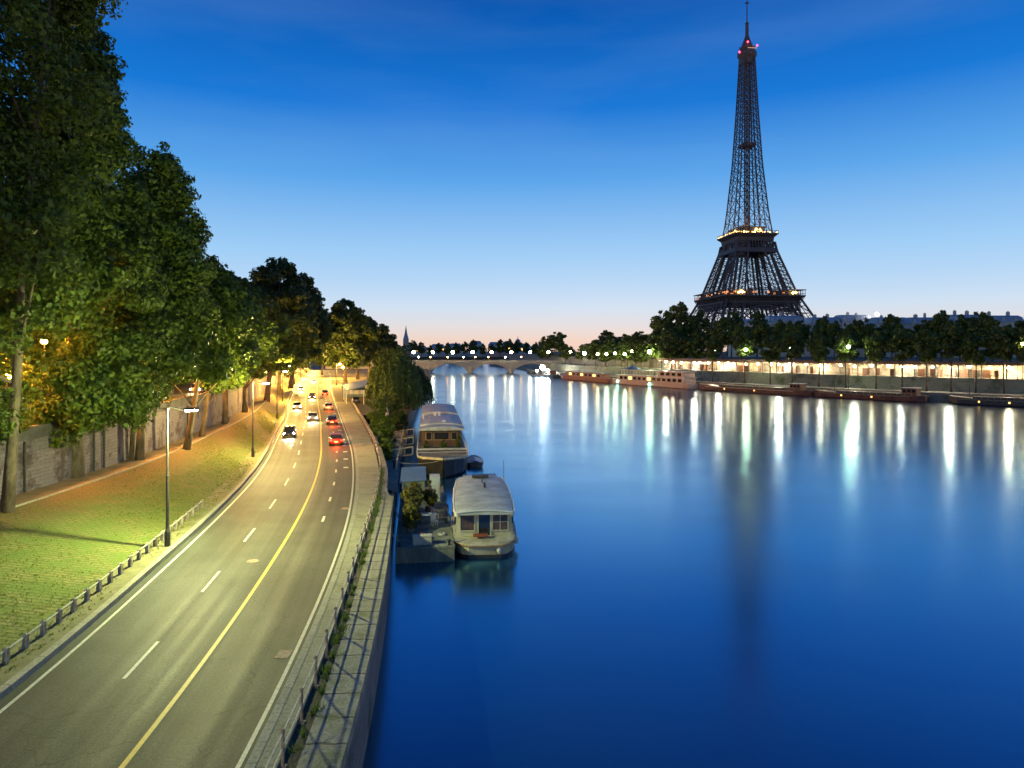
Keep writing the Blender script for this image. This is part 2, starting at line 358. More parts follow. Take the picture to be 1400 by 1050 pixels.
M['bank_wall'] = brickmat('bank_wall_stone', (.3, .31, .22), (.24, .25, .17), (.12, .12, .08), 1.4, .5, .03, stain=(.08, .1, .04), stain_scale=.2)
LQ, GF, GR = -.3, 3.9, 8.3        # low quay, gallery floor, gallery roof
bankstrip('quay_face', 7.0, WZ - .5, 7.0, LQ, 0, 760, M['quay_stone'])
bankstrip('quay_walk', 7.0, LQ, 16.0, LQ, 0, 760, M['quay_stone'])
tag(bankstrip('bank_wall', 16.0, LQ, 17.4, GF, 0, 760, M['bank_wall'], kind=None), 'long sloping pale green stone wall behind the far barges', 'embankment wall')
bankstrip('gallery_floor', 17.4, GF, 26, GF, 0, 760, M['quay_stone'])
bankstrip('street_bank', 26.3, GF, 26.3, GR + .25, 0, 760, M['quay_stone'])
# ground beyond, one sheet each side to the horizon
gv = []; gf = []
ss = np.arange(0, 760, 8)
for s in ss:
    a = bank(s, 26.3); gv += [(a[0], a[1], GR + .25), (6000 if s < 640 else 2500, a[1] * 1.0 if s < 640 else a[1] + 2600, GR + .25)]
for j in range(len(ss) - 1): gf.append((2 * j, 2 * j + 1, 2 * j + 3, 2 * j + 2))
struct('ground', MB().add(gv, gf), M['ground'])
struct('far_ground', MB().add([(-6000, 905, 4), (6000, 905, 4), (6000, 9000, 4), (-6000, 9000, 4), (-6000, 905, -6), (6000, 905, -6)], [(0, 1, 2, 3), (0, 4, 5, 1)]), M['ground'])
# ------------------------------------------------------------------ left bank surfaces
def asphalt():
    m = bpy.data.materials.new('asphalt'); m.use_nodes = True; n = m.node_tree; b = n.nodes['Principled BSDF']
    t = n.nodes.new('ShaderNodeTexCoord'); L = n.links.new
    def noise(scale, st=None, det=4):
        src = t.outputs['UV']
        if st: mp = n.nodes.new('ShaderNodeMapping'); mp.inputs['Scale'].default_value = st; L(src, mp.inputs[0]); src = mp.outputs[0]
        z = n.nodes.new('ShaderNodeTexNoise'); z.inputs['Scale'].default_value = scale; z.inputs['Detail'].default_value = det; L(src, z.inputs[0]); return z.outputs[0]
    def mr(x, a, b_, c, d): r = n.nodes.new('ShaderNodeMapRange'); [setattr(r.inputs[i + 1], 'default_value', v) for i, v in enumerate((a, b_, c, d))]; L(x, r.inputs[0]); return r.outputs[0]
    def mul(x, y): r = n.nodes.new('ShaderNodeMath'); r.operation = 'MULTIPLY'; L(x, r.inputs[0]); L(y, r.inputs[1]); return r.outputs[0]
    grain = mr(noise(30, None, 2), .3, .7, .45, 1.55); grit = mr(noise(9, None, 6), .3, .7, .7, 1.3); lanes = mr(noise(1.1, (1, .01, 1), 5), .3, .7, .62, 1.35); blot = mr(noise(.22, None, 6), .35, .65, .72, 1.25)
    vo = n.nodes.new('ShaderNodeTexVoronoi'); vo.feature = 'DISTANCE_TO_EDGE'; vo.inputs['Scale'].default_value = .22
    wob = n.nodes.new('ShaderNodeVectorMath'); wob.operation = 'MULTIPLY_ADD'; wob.inputs[1].default_value = (1.6, 1.6, 0); zc = n.nodes.new('ShaderNodeTexNoise'); zc.inputs['Scale'].default_value = .9; zc.inputs['Detail'].default_value = 5
    L(t.outputs['UV'], zc.inputs[0]); L(zc.outputs['Color'], wob.inputs[0]); L(t.outputs['UV'], wob.inputs[2]); L(wob.outputs[0], vo.inputs['Vector'])
    crack = mr(vo.outputs['Distance'], .0, .006, .45, 1)
    bk = n.nodes.new('ShaderNodeTexBrick'); bk.inputs['Scale'].default_value = 1; bk.inputs['Brick Width'].default_value = 2.6; bk.inputs['Row Height'].default_value = 9; bk.inputs['Mortar Size'].default_value = 0; bk.inputs['Color1'].default_value = (.86, .86, .86, 1); bk.inputs['Color2'].default_value = (1.06, 1.06, 1.06, 1); L(t.outputs['UV'], bk.inputs['Vector'])
    k = mul(mul(mul(grain, grit), mul(lanes, blot)), mul(crack, bk.outputs['Color']))
    c = n.nodes.new('ShaderNodeVectorMath'); c.operation = 'SCALE'; c.inputs[0].default_value = (.046, .052, .042); L(k, c.inputs['Scale']); L(c.outputs[0], b.inputs['Base Color'])
    L(mr(noise(1.6, (1, .012, 1), 5), .3, .7, .75, .6), b.inputs['Roughness']); b.inputs['Specular IOR Level'].default_value = .35
    bp = n.nodes.new('ShaderNodeBump'); bp.inputs['Strength'].default_value = .5; bp.inputs['Distance'].default_value = .02; L(noise(30, None, 2), bp.inputs['Height']); L(bp.outputs[0], b.inputs['Normal'])
    return m
M['asphalt'] = asphalt()
ribbon('road', lambda y: LX(y) - .2, lambda y: RX(y) + .1, 0, 0, -40, 900, M['asphalt'], n=6)
M['slab'] = brickmat('pavement_slab', (.3, .28, .2), (.25, .235, .165), (.12, .11, .08), 30, 2.2, .02, stain=(.16, .15, .08), stain_scale=.5, offset=0)
M['kerbstone'] = brickmat('kerb_stone', (.34, .32, .25), (.28, .265, .2), (.14, .13, .1), 30, 1.1, .02, offset=0)
M['coping'] = brickmat('coping_stone', (.34, .31, .23), (.27, .245, .18), (.08, .07, .05), 30, 1.5, .05, stain=(.14, .15, .06), stain_scale=.7, offset=0)
def box_strip(name, fa, fb, z0, z1, y0, y1, m):
    o = ribbon(name, fa, fb, z1, z1, y0, y1, m)
    # side faces
    me = o.data; v = [tuple(q.co) for q in me.vertices]; uv = None
    n = len(v) // 2; vv = v + [(x, y, z0) for x, y, z in v]; f = [tuple(p.vertices) for p in me.polygons]
    for j in range(n - 1):
        for i in (0, 1): f.append((2 * j + i, 2 * j + 2 + i, 2 * n + 2 * j + 2 + i, 2 * n + 2 * j + i))
    f.append((0, 1, 2 * n + 1, 2 * n)); f.append((2 * n - 2, 2 * n - 1, 4 * n - 1, 4 * n - 2))
    me2 = bpy.data.meshes.new(name); me2.from_pydata(vv, [], f); me2.materials.append(m); ul = me2.uv_layers.new(name='UVMap')
    for l in me2.loops: q = vv[l.vertex_index]; ul.data[l.index].uv = (q[0] - fa(q[1]) + (z1 - q[2]), q[1])
    o.data = me2; return o
# right side: kerb, pavement, soil gap, coping, quay wall
box_strip('kerb', lambda y: RX(y), lambda y: RX(y) + .3, -.1, .13, -40, 160, M['kerbstone'])
box_strip('pavement', lambda y: RX(y) + .3, lambda y: RAILX(y) - .12, -.1, .115, -40, 160, M['slab'])
ribbon('soil_strip', lambda y: RAILX(y) - .12, lambda y: max(RAILX(y) + .35, RX(y) + 1.45), -.02, -.02, -40, 160, M['soil'])
box_strip('quay_coping', lambda y: max(RAILX(y) + .35, RX(y) + 1.45), lambda y: max(QX(y), RAILX(y) + .8) if y < 57 else RAILX(y) + .8, -.4, .04, -40, 57, M['coping'])
M['quay_wall'] = brickmat('quay_wall_stone', (.22, .21, .2), (.17, .16, .15), (.07, .065, .06), 1.5, .6, .025, stain=(.05, .055, .045), stain_scale=.4)
tag(wallstrip('quay_wall', lambda y: QX(y) - .03, WZ - 1, -.02, -40, 57, M['quay_wall'], .9, -1, kind=None), 'weathered stone quay wall below the coping beside the near road', 'quay wall')
# lower quay and its back wall
ribbon('lower_quay', lambda y: RAILX(y) + .75 if y < 150 else RX(y) + 6, lambda y: QX(y), -1.7, -1.7, 57, 128, M['coping'])
tag(wallstrip('retaining_wall', lambda y: RAILX(y) + .75, -3.5, .06, 57, 128, M['quay_wall'], .45, -1, kind=None), 'low stone wall holding the pavement above the lower quay', 'retaining wall')
wallstrip('lower_quay_face', lambda y: QX(y) - .02, WZ - 1, -1.71, 57, 128, M['quay_wall'], .5, -1)
ribbon('bank_ground', lambda y: RX(y) + (3.2 if y < 160 else .1), lambda y: QX(y), -.03, -.03, 128, 900, M['soil'], n=2)
wallstrip('bank_face', lambda y: QX(y) - .02, WZ - 1, -.04, 128, 900, M['quay_wall'], .5, -1)
# left side: gutter, barrier kerb, verge, cobbled slope, path, wall, upper street
box_strip('barrier_kerb', lambda y: LX(y) - .52, lambda y: LX(y) - .2, -.1, .24, -40, 420, M['kerbstone'])
M['verge'] = mat('verge', (.12, .115, .05), .9, (.2, .19, .1), 1.2, 6, .5)
ribbon('verge', lambda y: LX(y) - 2.2, lambda y: LX(y) - .52, .05, .05, -40, 900, M['verge'])
M['cobble'] = brickmat('mossy_cobbles', (.17, .18, .045), (.2, .19, .055), (.1, .115, .025), .7, .33, .06, .9, 1.2, stain=(.1, .15, .02), stain_scale=.55, lo=.4, hi=.58)
def litter(m):
    n = m.node_tree; b = n.nodes['Principled BSDF']; src = b.inputs['Base Color'].links[0].from_socket; t = n.nodes.new('ShaderNodeTexCoord'); sp_ = n.nodes.new('ShaderNodeSeparateXYZ'); n.links.new(t.outputs['UV'], sp_.inputs[0])
    z = n.nodes.new('ShaderNodeTexNoise'); z.inputs['Scale'].default_value = .5; z.inputs['Detail'].default_value = 8; z.inputs['Roughness'].default_value = .75; n.links.new(t.outputs['UV'], z.inputs[0])
    ma = n.nodes.new('ShaderNodeMath'); ma.operation = 'MULTIPLY_ADD'; ma.inputs[1].default_value = -7; n.links.new(z.outputs[0], ma.inputs[0]); n.links.new(sp_.outputs[0], ma.inputs[2])
    r = n.nodes.new('ShaderNodeMapRange'); r.inputs[1].default_value = -2.2; r.inputs[2].default_value = 1.0; r.inputs[3].default_value = .72; r.inputs[4].default_value = 0; n.links.new(ma.outputs[0], r.inputs[0])
    z2 = n.nodes.new('ShaderNodeTexNoise'); z2.inputs['Scale'].default_value = 7; z2.inputs['Detail'].default_value = 4; n.links.new(t.outputs['UV'], z2.inputs[0]); c = n.nodes.new('ShaderNodeValToRGB'); c.color_ramp.elements[0].position = .35; c.color_ramp.elements[1].position = .65; c.color_ramp.elements[0].color = (.08, .042, .016, 1); c.color_ramp.elements[1].color = (.26, .13, .045, 1); n.links.new(z2.outputs[0], c.inputs[0])
    x = n.nodes.new('ShaderNodeMixRGB'); n.links.new(r.outputs[0], x.inputs[0]); n.links.new(src, x.inputs[1]); n.links.new(c.outputs[0], x.inputs[2]); n.links.new(x.outputs[0], b.inputs['Base Color'])
litter(M['cobble'])
ribbon('embankment', lambda y: WX(y) + 2.6 if WX(y) + 2.6 < LX(y) - 2.6 else LX(y) - 2.6, lambda y: LX(y) - 2.2, 1.45, .05, -40, 900, M['cobble'], n=6)
M['dirt'] = mat('dirt_path', (.15, .09, .045), .95, (.26, .16, .08), .8, 7, .6)
ribbon('path', lambda y: WX(y), lambda y: min(WX(y) + 2.45, LX(y) - 2.7), 1.5, 1.5, -40, 430, M['dirt'])
box_strip('path_kerb', lambda y: min(WX(y) + 2.45, LX(y) - 2.7), lambda y: min(WX(y) + 2.6, LX(y) - 2.6), 1.2, 1.56, -40, 430, M['kerbstone'])
M['wallstone'] = brickmat('quarry_wall', (.19, .155, .17), (.15, .125, .14), (.08, .065, .072), 1.1, .3, .015, stain=(.06, .04, .042), stain_scale=.5, lo=.5, hi=.6)
M['wallcap'] = mat('wall_cap', (.06, .055, .058), .85, (.11, .1, .1), .8, 6, .4)
sw = wallstrip('street_wall', lambda y: WX(y), 1.2, 5.4, -40, 900, M['wallstone'], .6, -1, kind=None)
tag(sw, 'long lilac grey stone wall stained dark behind the trees on the left', 'wall')
pc = wallstrip('parapet', lambda y: WX(y) + .12, 5.4, 6.35, -40, 900, M['wallcap'], .6, -1, kind=None); pc.parent = sw
US = 5.45
ribbon('upper_street', lambda y: WX(y) - 14, lambda y: WX(y) - .5, US, US, -40, 900, M['asphalt'], n=3)
ribbon('upper_ground', lambda y: -3000, lambda y: WX(y) - 14, US - .01, US - .01, -40, 905, M['dirt'], n=2)
# drain pipes and pilasters on the wall
for i, y in enumerate((50.5, 59.5, 61.2, 69.5, 84)):
    o = obj('drain_pipe', MB().tube([(WX(y) + .12, y, 1.55), (WX(y) + .12, y, 5.3)], .09, 8), M['steel_dark'], sw)
# painted lines
M['roadpaint'] = mat('road_paint', (.62, .6, .52), .6, (.4, .38, .32), 6, 5)
M['trail_yellow'] = mat('yellow_light_trail', (.72, .48, .06), .6, (.55, .36, .05), 6, 5)  # yellow of the car-light streak, put into flat colour
def dash(fx, y, L, wd):
    a, b = fx(y), fx(y + L); return [(a - wd, y, .004), (a + wd, y, .004), (b + wd, y + L, .004), (b - wd, y + L, .004)]
lane = lambda k: (lambda y: LX(y) + (RX(y) - LX(y)) * k)
mk = MB()
for k in (.355,):
    y = 7
    while y < 330: mk.add(dash(lane(k), y, 3.2, .07), [(0, 1, 2, 3)]); y += 9
y = 48
while y < 260: mk.add(dash(lane(.8), y, 1.6, .09), [(0, 1, 2, 3)]); y += 6.5
y = 70
while y < 260: mk.add(dash(lane(.9), y, .7, .25), [(0, 1, 2, 3)]); y += 5.5
struct('lane_markings', mk, M['roadpaint'])
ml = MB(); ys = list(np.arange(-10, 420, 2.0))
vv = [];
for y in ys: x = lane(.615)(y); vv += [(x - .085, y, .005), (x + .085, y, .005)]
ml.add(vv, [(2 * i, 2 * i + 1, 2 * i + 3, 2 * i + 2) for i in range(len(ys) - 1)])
struct('painted_light_trail', ml, M['trail_yellow'])  # solid line painted where the traffic's light trail runs
el_ = MB()
for fx in (lambda y: LX(y) + .28, lambda y: RX(y) - .25):
    vv = []
    for y in ys: x = fx(y); vv += [(x - .07, y, .004), (x + .07, y, .004)]
    el_.add(vv, [(2 * i, 2 * i + 1, 2 * i + 3, 2 * i + 2) for i in range(len(ys) - 1)])
struct('edge_lines', el_, M['roadpaint'])

# ------------------------------------------------------------------ foliage
def leaves_mesh(name, P, Nn, size, m, rng, ratio=.62):
    n = len(P)
    Nn = Nn / np.linalg.norm(Nn, axis=1, keepdims=True)
    r = rng.normal(size=(n, 3)); T = np.cross(Nn, r); T /= np.linalg.norm(T, axis=1, keepdims=True); B = np.cross(Nn, T)
    s = (size * np.clip(np.exp(rng.normal(0, .38, n)), .4, 1.7))[:, None]
    bend = Nn * s * rng.uniform(-.25, .25, (n, 1))
    V = np.empty((n, 4, 3)); V[:, 0] = P - T * s * .5; V[:, 1] = P + B * s * ratio * .5 - T * s * .05 + bend; V[:, 2] = P + T * s * .5; V[:, 3] = P - B * s * ratio * .5 - T * s * .05 + bend
    me = bpy.data.meshes.new(name); me.vertices.add(4 * n); me.vertices.foreach_set('co', V.astype(np.float32).ravel())
    me.loops.add(4 * n); me.loops.foreach_set('vertex_index', np.arange(4 * n, dtype=np.int32))
    me.polygons.add(n); me.polygons.foreach_set('loop_start', np.arange(0, 4 * n, 4, dtype=np.int32))
    me.update(calc_edges=True); me.materials.append(m); return me
def crown_points(rng, prof, cx, nb, nl, br=(1.0, 2.0), squash=.8, thin=None, low=None):
    """prof: list of (z, radius); leaf clumps through the envelope, mostly near its surface"""
    zs = np.array([p[0] for p in prof]); rs = np.array([p[1] for p in prof])
    zz = np.linspace(zs[0], zs[-1], 200); rr = np.interp(zz, zs, rs); wgt = rr + .3; wgt /= wgt.sum()
    z = rng.choice(zz, nb, p=wgt) + rng.uniform(-.3, .3, nb)
    env = np.interp(z, zs, rs)
    b = rng.uniform(*br, nb) * np.clip(env / rs.max() + .35, .5, 1)
    a = rng.uniform(0, 2 * np.pi, nb); lump = 1 + .14 * np.sin(3 * a + z * .5) + .1 * np.sin(5 * a - z * .9)
    d = np.maximum(env * lump - b * .6, 0) * rng.uniform(.15, 1, nb) ** .45
    C = np.stack([cx(z)[0] + d * np.cos(a), cx(z)[1] + d * np.sin(a), z], 1)
    wb = b ** 2 * rng.uniform(.25, 1.7, nb)
    if thin: wb = wb * np.where((z > thin[0]) & (z < thin[1]) & (rng.random(nb) > thin[2]), .02, 1)
    if low: wb = wb * np.where(((z < low) & ((C[:, 0] < 1) | (C[:, 1] > -1.5))) | ((z < 11.5) & (C[:, 0] < .3) & (C[:, 1] > -3)), 0, 1)
    k = rng.choice(nb, nl, p=wb / wb.sum())
    D = rng.normal(size=(nl, 3)); D /= np.linalg.norm(D, axis=1, keepdims=True)
    rad = (b[k] * rng.uniform(.25, 1.08, nl) ** .5)[:, None]
    P = C[k] + D * rad * np.array([1, 1, squash])
    return P, D + rng.normal(size=(nl, 3)) * .55 + np.array([0, 0, .25]), C
def trunk_mb(rng, h, r, lean=(0, 0), limbs=None, top=.75, fork=None):
    mb = MB(); n = 9; pts = []; rad = []
    for i in range(n):
        t = i / (n - 1); z = h * top * t
        pts.append((lean[0] * t + .25 * math.sin(t * 5 + h) * t, lean[1] * t + .2 * math.cos(t * 4 + r * 9) * t, z)); rad.append(r * (1.25 if i == 0 else 1) * (1 - .8 * t) + .05)
    mb.tube(pts, rad, 10)
    for C in (limbs if limbs is not None else []):
        z0 = max(h * .12, min(C[2] * .62, h * top * .9)); t = z0 / (h * top); i = min(int(t * (n - 1)), n - 2); q = t * (n - 1) - i
        p0 = Vector(pts[i]).lerp(Vector(pts[i + 1]), q); p2 = Vector(C); p1 = p0.lerp(p2, .5) + Vector((0, 0, -.12 * (p2 - p0).length + .6))
        rr = rad[i] * .45
        mb.tube([p0, p0.lerp(p1, .5), p1, p1.lerp(p2, .5), p2], [rr, rr * .8, rr * .6, rr * .4, rr * .15], 6)
    return mb
def make_tree(name, label, loc, prof, nl, ls, seed, leaf='leaf', r=.45, lean=(0, 0), nb=None, br=(.9, 1.8), group=None, nlimb=9, cat='tree', shift=(0, 0), twin=None, thin=None, low=None):
    rng = np.random.default_rng(seed); H = prof[-1][0]
    t = thing(name, label, cat, loc, 0, group)
    cx = lambda z: (lean[0] * np.clip(z / (H * .75), 0, 1) + shift[0], lean[1] * np.clip(z / (H * .75), 0, 1) + shift[1])
    nb = nb or int(nl / 160)
    P, Nn, C = crown_points(rng, prof, cx, nb, nl, br, thin=thin, low=low)
    me = leaves_mesh('crown', P, Nn, ls, M[leaf], rng); o = bpy.data.objects.new('crown', me); col.objects.link(o); o.parent = t
    idx = rng.choice(len(C), min(nlimb, len(C)), replace=False)
    mb = trunk_mb(rng, H, r, lean, C[idx])
    if twin: mb.tube([(twin[0], twin[1], -.2), (twin[0] * 1.2 + .3, twin[1], 3), (twin[0] * 1.6 + .9, twin[1], 8), (twin[0] + .9, twin[1], 13)], [r * .8, r * .65, r * .5, r * .2], 9)
    obj('trunk', mb, M['bark'], t, smooth=True)
    return t
G1 = 'plane trees between the stone wall and the road'
make_tree('plane_tree', 'huge leafy tree at the left edge with a dark leaning trunk', (-33.3, 45, 1.2), [(4.6, 3.5), (7, 6.5), (13, 7.3), (22, 7.2), (30, 7.2), (36, 6.8), (42, 5), (46, 1)], 100000, .31, 1, 'leaf', .3, (2.2, .5), thin=(8, 13, .3), group=G1, br=(.9, 1.9), shift=(-4.2, -.5))
make_tree('plane_tree', 'tallest conical tree with a thick trunk beside the stained wall', (-36.6, 57, 1.4), [(3.2, 5.0), (6, 7.2), (12, 7.9), (18, 7.1), (25, 5.1), (32, 4.1), (37, 2.6), (41, .7)], 120000, .33, 2, 'leaf', .62, (.3, .3), thin=(8, 13.5, .5), low=5, group=G1, br=(.9, 1.9), shift=(-.2, 0))
make_tree('plane_tree', 'tree on a forked orange-lit trunk, rounded peak right of the tallest crown', (-36, 66, 1.4), [(5.5, 4), (8.5, 5.8), (14, 5.6), (20, 4.5), (26, 3.5), (29, 2.4), (30.6, 1.2)], 80000, .35, 3, 'leaf', .32, (.9, .3), group=G1, br=(.9, 1.9), shift=(.5, 0), twin=(-.9, .2), low=9)
make_tree('plane_tree', 'tree with leaning trunk and dark bushy crown behind the first street lamp', (-35.3, 74, 1.3), [(6.5, 3.4), (9, 5), (13, 5.2), (16.5, 4), (19, 2), (20.5, .7)], 32000, .42, 4, 'leaf', .3, (2.6, .2), group=G1, low=9)
make_tree('plane_tree', 'slim tree with a thin bent trunk just past the near street lamp', (-38.2, 84, 1.3), [(6.5, 4), (9, 6.4), (13, 6.4), (16, 5), (18.5, 3), (20.5, 1)], 34000, .44, 5, 'leaf', .26, (2.4, .2), group=G1, low=9)
make_tree('plane_tree', 'straight-trunked orange-lit tree behind the second street lamp, wide low crown', (-41.6, 99, 1.3), [(6.5, 4), (9, 7), (13.5, 7.6), (17, 6), (20, 3.5), (22, 1)], 24000, .56, 6, 'leaf', .36, (.2, .2), group=G1, low=9)
make_tree('plane_tree', 'tree with upright trunk whose low dark crown stands just left of the third lamp', (-45.8, 117, 1.3), [(6.5, 4), (9, 7), (13, 7.6), (17.5, 6), (21, 3.5), (23, 1)], 22000, .62, 7, 'leaf', .4, (.3, .2), group=G1, low=9)
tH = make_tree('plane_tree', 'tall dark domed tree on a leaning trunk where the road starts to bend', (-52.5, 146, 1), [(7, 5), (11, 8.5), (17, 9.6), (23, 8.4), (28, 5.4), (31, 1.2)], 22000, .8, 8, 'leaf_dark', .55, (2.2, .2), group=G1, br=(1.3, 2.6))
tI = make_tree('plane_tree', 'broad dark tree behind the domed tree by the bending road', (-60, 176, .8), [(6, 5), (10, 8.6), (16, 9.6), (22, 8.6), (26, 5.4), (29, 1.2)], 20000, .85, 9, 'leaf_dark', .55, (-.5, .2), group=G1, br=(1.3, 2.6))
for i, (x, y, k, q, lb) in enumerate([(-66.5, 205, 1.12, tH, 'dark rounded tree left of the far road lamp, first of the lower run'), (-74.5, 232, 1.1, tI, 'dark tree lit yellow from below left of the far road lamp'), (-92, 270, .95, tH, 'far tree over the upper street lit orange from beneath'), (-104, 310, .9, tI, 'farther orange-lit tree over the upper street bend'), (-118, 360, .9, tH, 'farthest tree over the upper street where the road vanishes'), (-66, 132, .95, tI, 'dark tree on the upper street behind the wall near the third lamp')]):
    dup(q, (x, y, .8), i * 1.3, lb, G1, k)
GR_ = 'dark trees on the river side of the far road'
for i, (x, y, k, q, lb) in enumerate([(-64, 262, 1.1, tI, 'dark tree lit amber behind the far road lamp'), (-66, 292, 1.0, tH, 'second dark tree right of the far road, above the blue shed roof'), (-68, 325, .98, tI, 'third dark tree in the row sloping down to the bridge'), (-71, 365, .86, tH, 'fourth dark tree in the row sloping down to the bridge'), (-75, 410, .78, tI, 'last dark tree of the row, next to the bridge lamps'), (-96, 345, .9, tI, 'amber-lit tree where the road disappears')]):
    dup(q, (x, y, 0), 2 + i * 1.7, lb, GR_, k)
G2 = 'trees behind the upper street'
b0 = make_tree('street_tree', 'orange-lit tree behind the wall at the left edge of the picture', (-52, 62, US), [(3.5, 4), (7, 7.5), (13, 8), (18, 6), (22, 2)], 12000, .75, 21, 'leaf', .4, group=G2, br=(1.2, 2.4))
for i, (x, y, k, lb) in enumerate([(-53, 79, 1, 'orange-lit tree behind the wall seen left of the forked trunk'), (-55, 97, .95, 'orange-lit tree behind the wall near the leaning trunk'), (-60, 116, 1, 'orange-lit tree behind the wall beyond the near street lamp'), (-66, 75, 1.1, 'second-row tree glowing orange through the lowest leaves on the left'), (-70, 100, 1.1, 'second-row tree glowing orange behind the bent thin trunk'), (-74, 130, 1.05, 'second-row tree above the upper street lights'), (-80, 160, 1.05, 'second-row tree behind the tall dark domed tree'), (-72, 58, 1.1, 'second-row tree at the far left behind the leaning trunk')]):
    dup(b0, (x, y, US), i * 2.1, lb, G2, k)

# willow, shrubs and pots on the left bank
def willow(loc, Rr, H, nl, seed, label, leaf='willow'):
    rng = np.random.default_rng(seed); t = thing('willow_tree', label, 'tree', loc, 0, 'willows on the left bank')
    ns = nl // 40; P = []; D = []
    for i in range(ns):
        a = rng.uniform(0, 2 * np.pi); rr = Rr * rng.uniform(.1, 1) ** .5; top = H * (1 - .45 * (rr / Rr) ** 2) * rng.uniform(.86, 1.04); L = top * rng.uniform(.45, .95)
        k = 40; s = np.linspace(0, 1, k); out = rr + .8 * np.sin(s * 1.6) * (rr / Rr)
        P.append(np.stack([np.cos(a) * out + rng.normal(0, .12, k), np.sin(a) * out + rng.normal(0, .12, k), top - L * s ** 1.15], 1)); D.append(np.stack([np.cos(a) + rng.normal(0, .5, k), np.sin(a) + rng.normal(0, .5, k), np.full(k, .25)], 1))
    P = np.concatenate(P); D = np.concatenate(D)
    o = bpy.data.objects.new('crown', leaves_mesh('crown', P, D, .5, M[leaf], rng, .4)); col.objects.link(o); o.parent = t
    obj('trunk', trunk_mb(rng, H, .4, (.2, .1), [(Rr * .5 * math.cos(a), Rr * .5 * math.sin(a), H * .75) for a in range(0, 6)], .8), M['bark'], t, smooth=True)
    return t
willow((-23.6, 137, -.05), 5.0, 13.4, 15000, 31, 'drooping olive green willow above the moored boats')
willow((-21.0, 146, -.6), 3.6, 10, 8000, 32, 'dark drooping tree at the water edge beside the willow', 'leaf_dark')
def shrub(name, label, loc, prof, nl, ls, seed, leaf='shrub', group=None, br=(.25, .6), cat='shrub'):
    rng = np.random.default_rng(seed)
    t = thing(name, label, cat, loc, 0, group)
    P, Nn, C = crown_points(rng, prof, lambda z: (0 * z, 0 * z), max(12, nl // 90), nl, br)
    o = bpy.data.objects.new('foliage', leaves_mesh('foliage', P, Nn, ls, M[leaf], rng)); col.objects.link(o); o.parent = t
    mb = MB(); H = prof[-1][0]
    for i in range(6): q = C[rng.integers(len(C))]; mb.tube([(0, 0, 0), (q[0] * .4, q[1] * .4, q[2] * .55), tuple(q)], [.04, .03, .012], 5)
    obj('stem', mb, M['bark'], t); return t
GS = 'shrubs between the pavement and the lower quay'
for i, (y, dx, H, Rr, lb) in enumerate([(86, 1.5, 3.2, 1.5, 'green shrub behind the railing, nearest the boats'), (95, 2.0, 4.4, 2.2, 'leafy shrub below the pavement railing, midway to the shed'), (106, 2.8, 5.6, 2.8, 'tall shrub under the willow beside the railing'), (118, 3.6, 6.4, 3.2, 'dense dark green shrub in front of the willow'), (126, 5.5, 6, 3.2, 'tall bush at the corner by the shed'), (116, 7.2, 4.6, 2.2, 'clipped dark hedge bush beside the closed parasol')]):
    H *= .88; Rr *= .8; shrub('shrub', lb, (RAILX(y) + dx * .9, y, -1.7), [(.1, Rr * .6), (H * .35, Rr), (H * .7, Rr * .8), (H, .25)], int(1400 * Rr + 900), .3, 40 + i, 'shrub' if i != 6 else 'leaf_dark', GS)

# ------------------------------------------------------------------ grass and weeds (uncountable)
def tufts(name, P, hgt, m, seed, per=5):
    rng = np.random.default_rng(seed); n = len(P) * per; B = np.repeat(P, per, 0) + rng.normal(0, .05, (n, 3)) * np.array([1, 1, 0])
    a = rng.uniform(0, 2 * np.pi, n); h = hgt * rng.uniform(.5, 1.3, n); ln = rng.normal(0, .45, (n, 2)) * h[:, None]
    wd = .012 + .02 * rng.random(n); V = np.empty((n, 3, 3)); V[:, 0] = B - np.stack([np.cos(a) * wd, np.sin(a) * wd, 0 * a], 1); V[:, 1] = B + np.stack([np.cos(a) * wd, np.sin(a) * wd, 0 * a], 1); V[:, 2] = B + np.stack([ln[:, 0], ln[:, 1], h], 1)
    me = bpy.data.meshes.new(name); me.vertices.add(3 * n); me.vertices.foreach_set('co', V.astype(np.float32).ravel()); me.loops.add(3 * n); me.loops.foreach_set('vertex_index', np.arange(3 * n, dtype=np.int32)); me.polygons.add(n); me.polygons.foreach_set('loop_start', np.arange(0, 3 * n, 3, dtype=np.int32)); me.update(calc_edges=True); me.materials.append(m)
    o = bpy.data.objects.new(name, me); col.objects.link(o); return o
rng = np.random.default_rng(5)
ys_ = rng.uniform(20, 130, 42000) ; ts = rng.random(42000) ** .8
P = []
for y, t in zip(ys_, ts):
    a, b = min(WX(y) + 2.7, LX(y) - 2.6), LX(y) - 1.0
    dens = .5 + .5 * math.sin(y * .33 + t * 5) + (.6 if 46 < y < 75 and t > .45 else 0)
    if rng.random() * 2.6 > dens: continue
    x = a + (b - a) * t; z = .05 if x > LX(y) - 2.2 else .05 + 1.4 * (LX(y) - 2.2 - x) / max(.3, (LX(y) - 2.2 - a)); P.append((x, y, z))
tag(tufts('grass', np.array(P), .085, M['grass'], 3, 4), 'short green grass growing over the mossy cobbles of the slope', 'grass', None, 'stuff')
P = []
for y in np.arange(17, 70, .32):
    if rng.random() < .4:
        for _ in range(rng.integers(2, 7)): P.append((max(RAILX(y) + .2, RX(y) + 1.3) + rng.normal(0, .1), y + rng.normal(0, .12), -.02))
tag(tufts('weeds', np.array(P), .3, M['shrub'], 4, 7), 'low weeds in the soil gap along the foot of the railing', 'weeds', None, 'stuff')

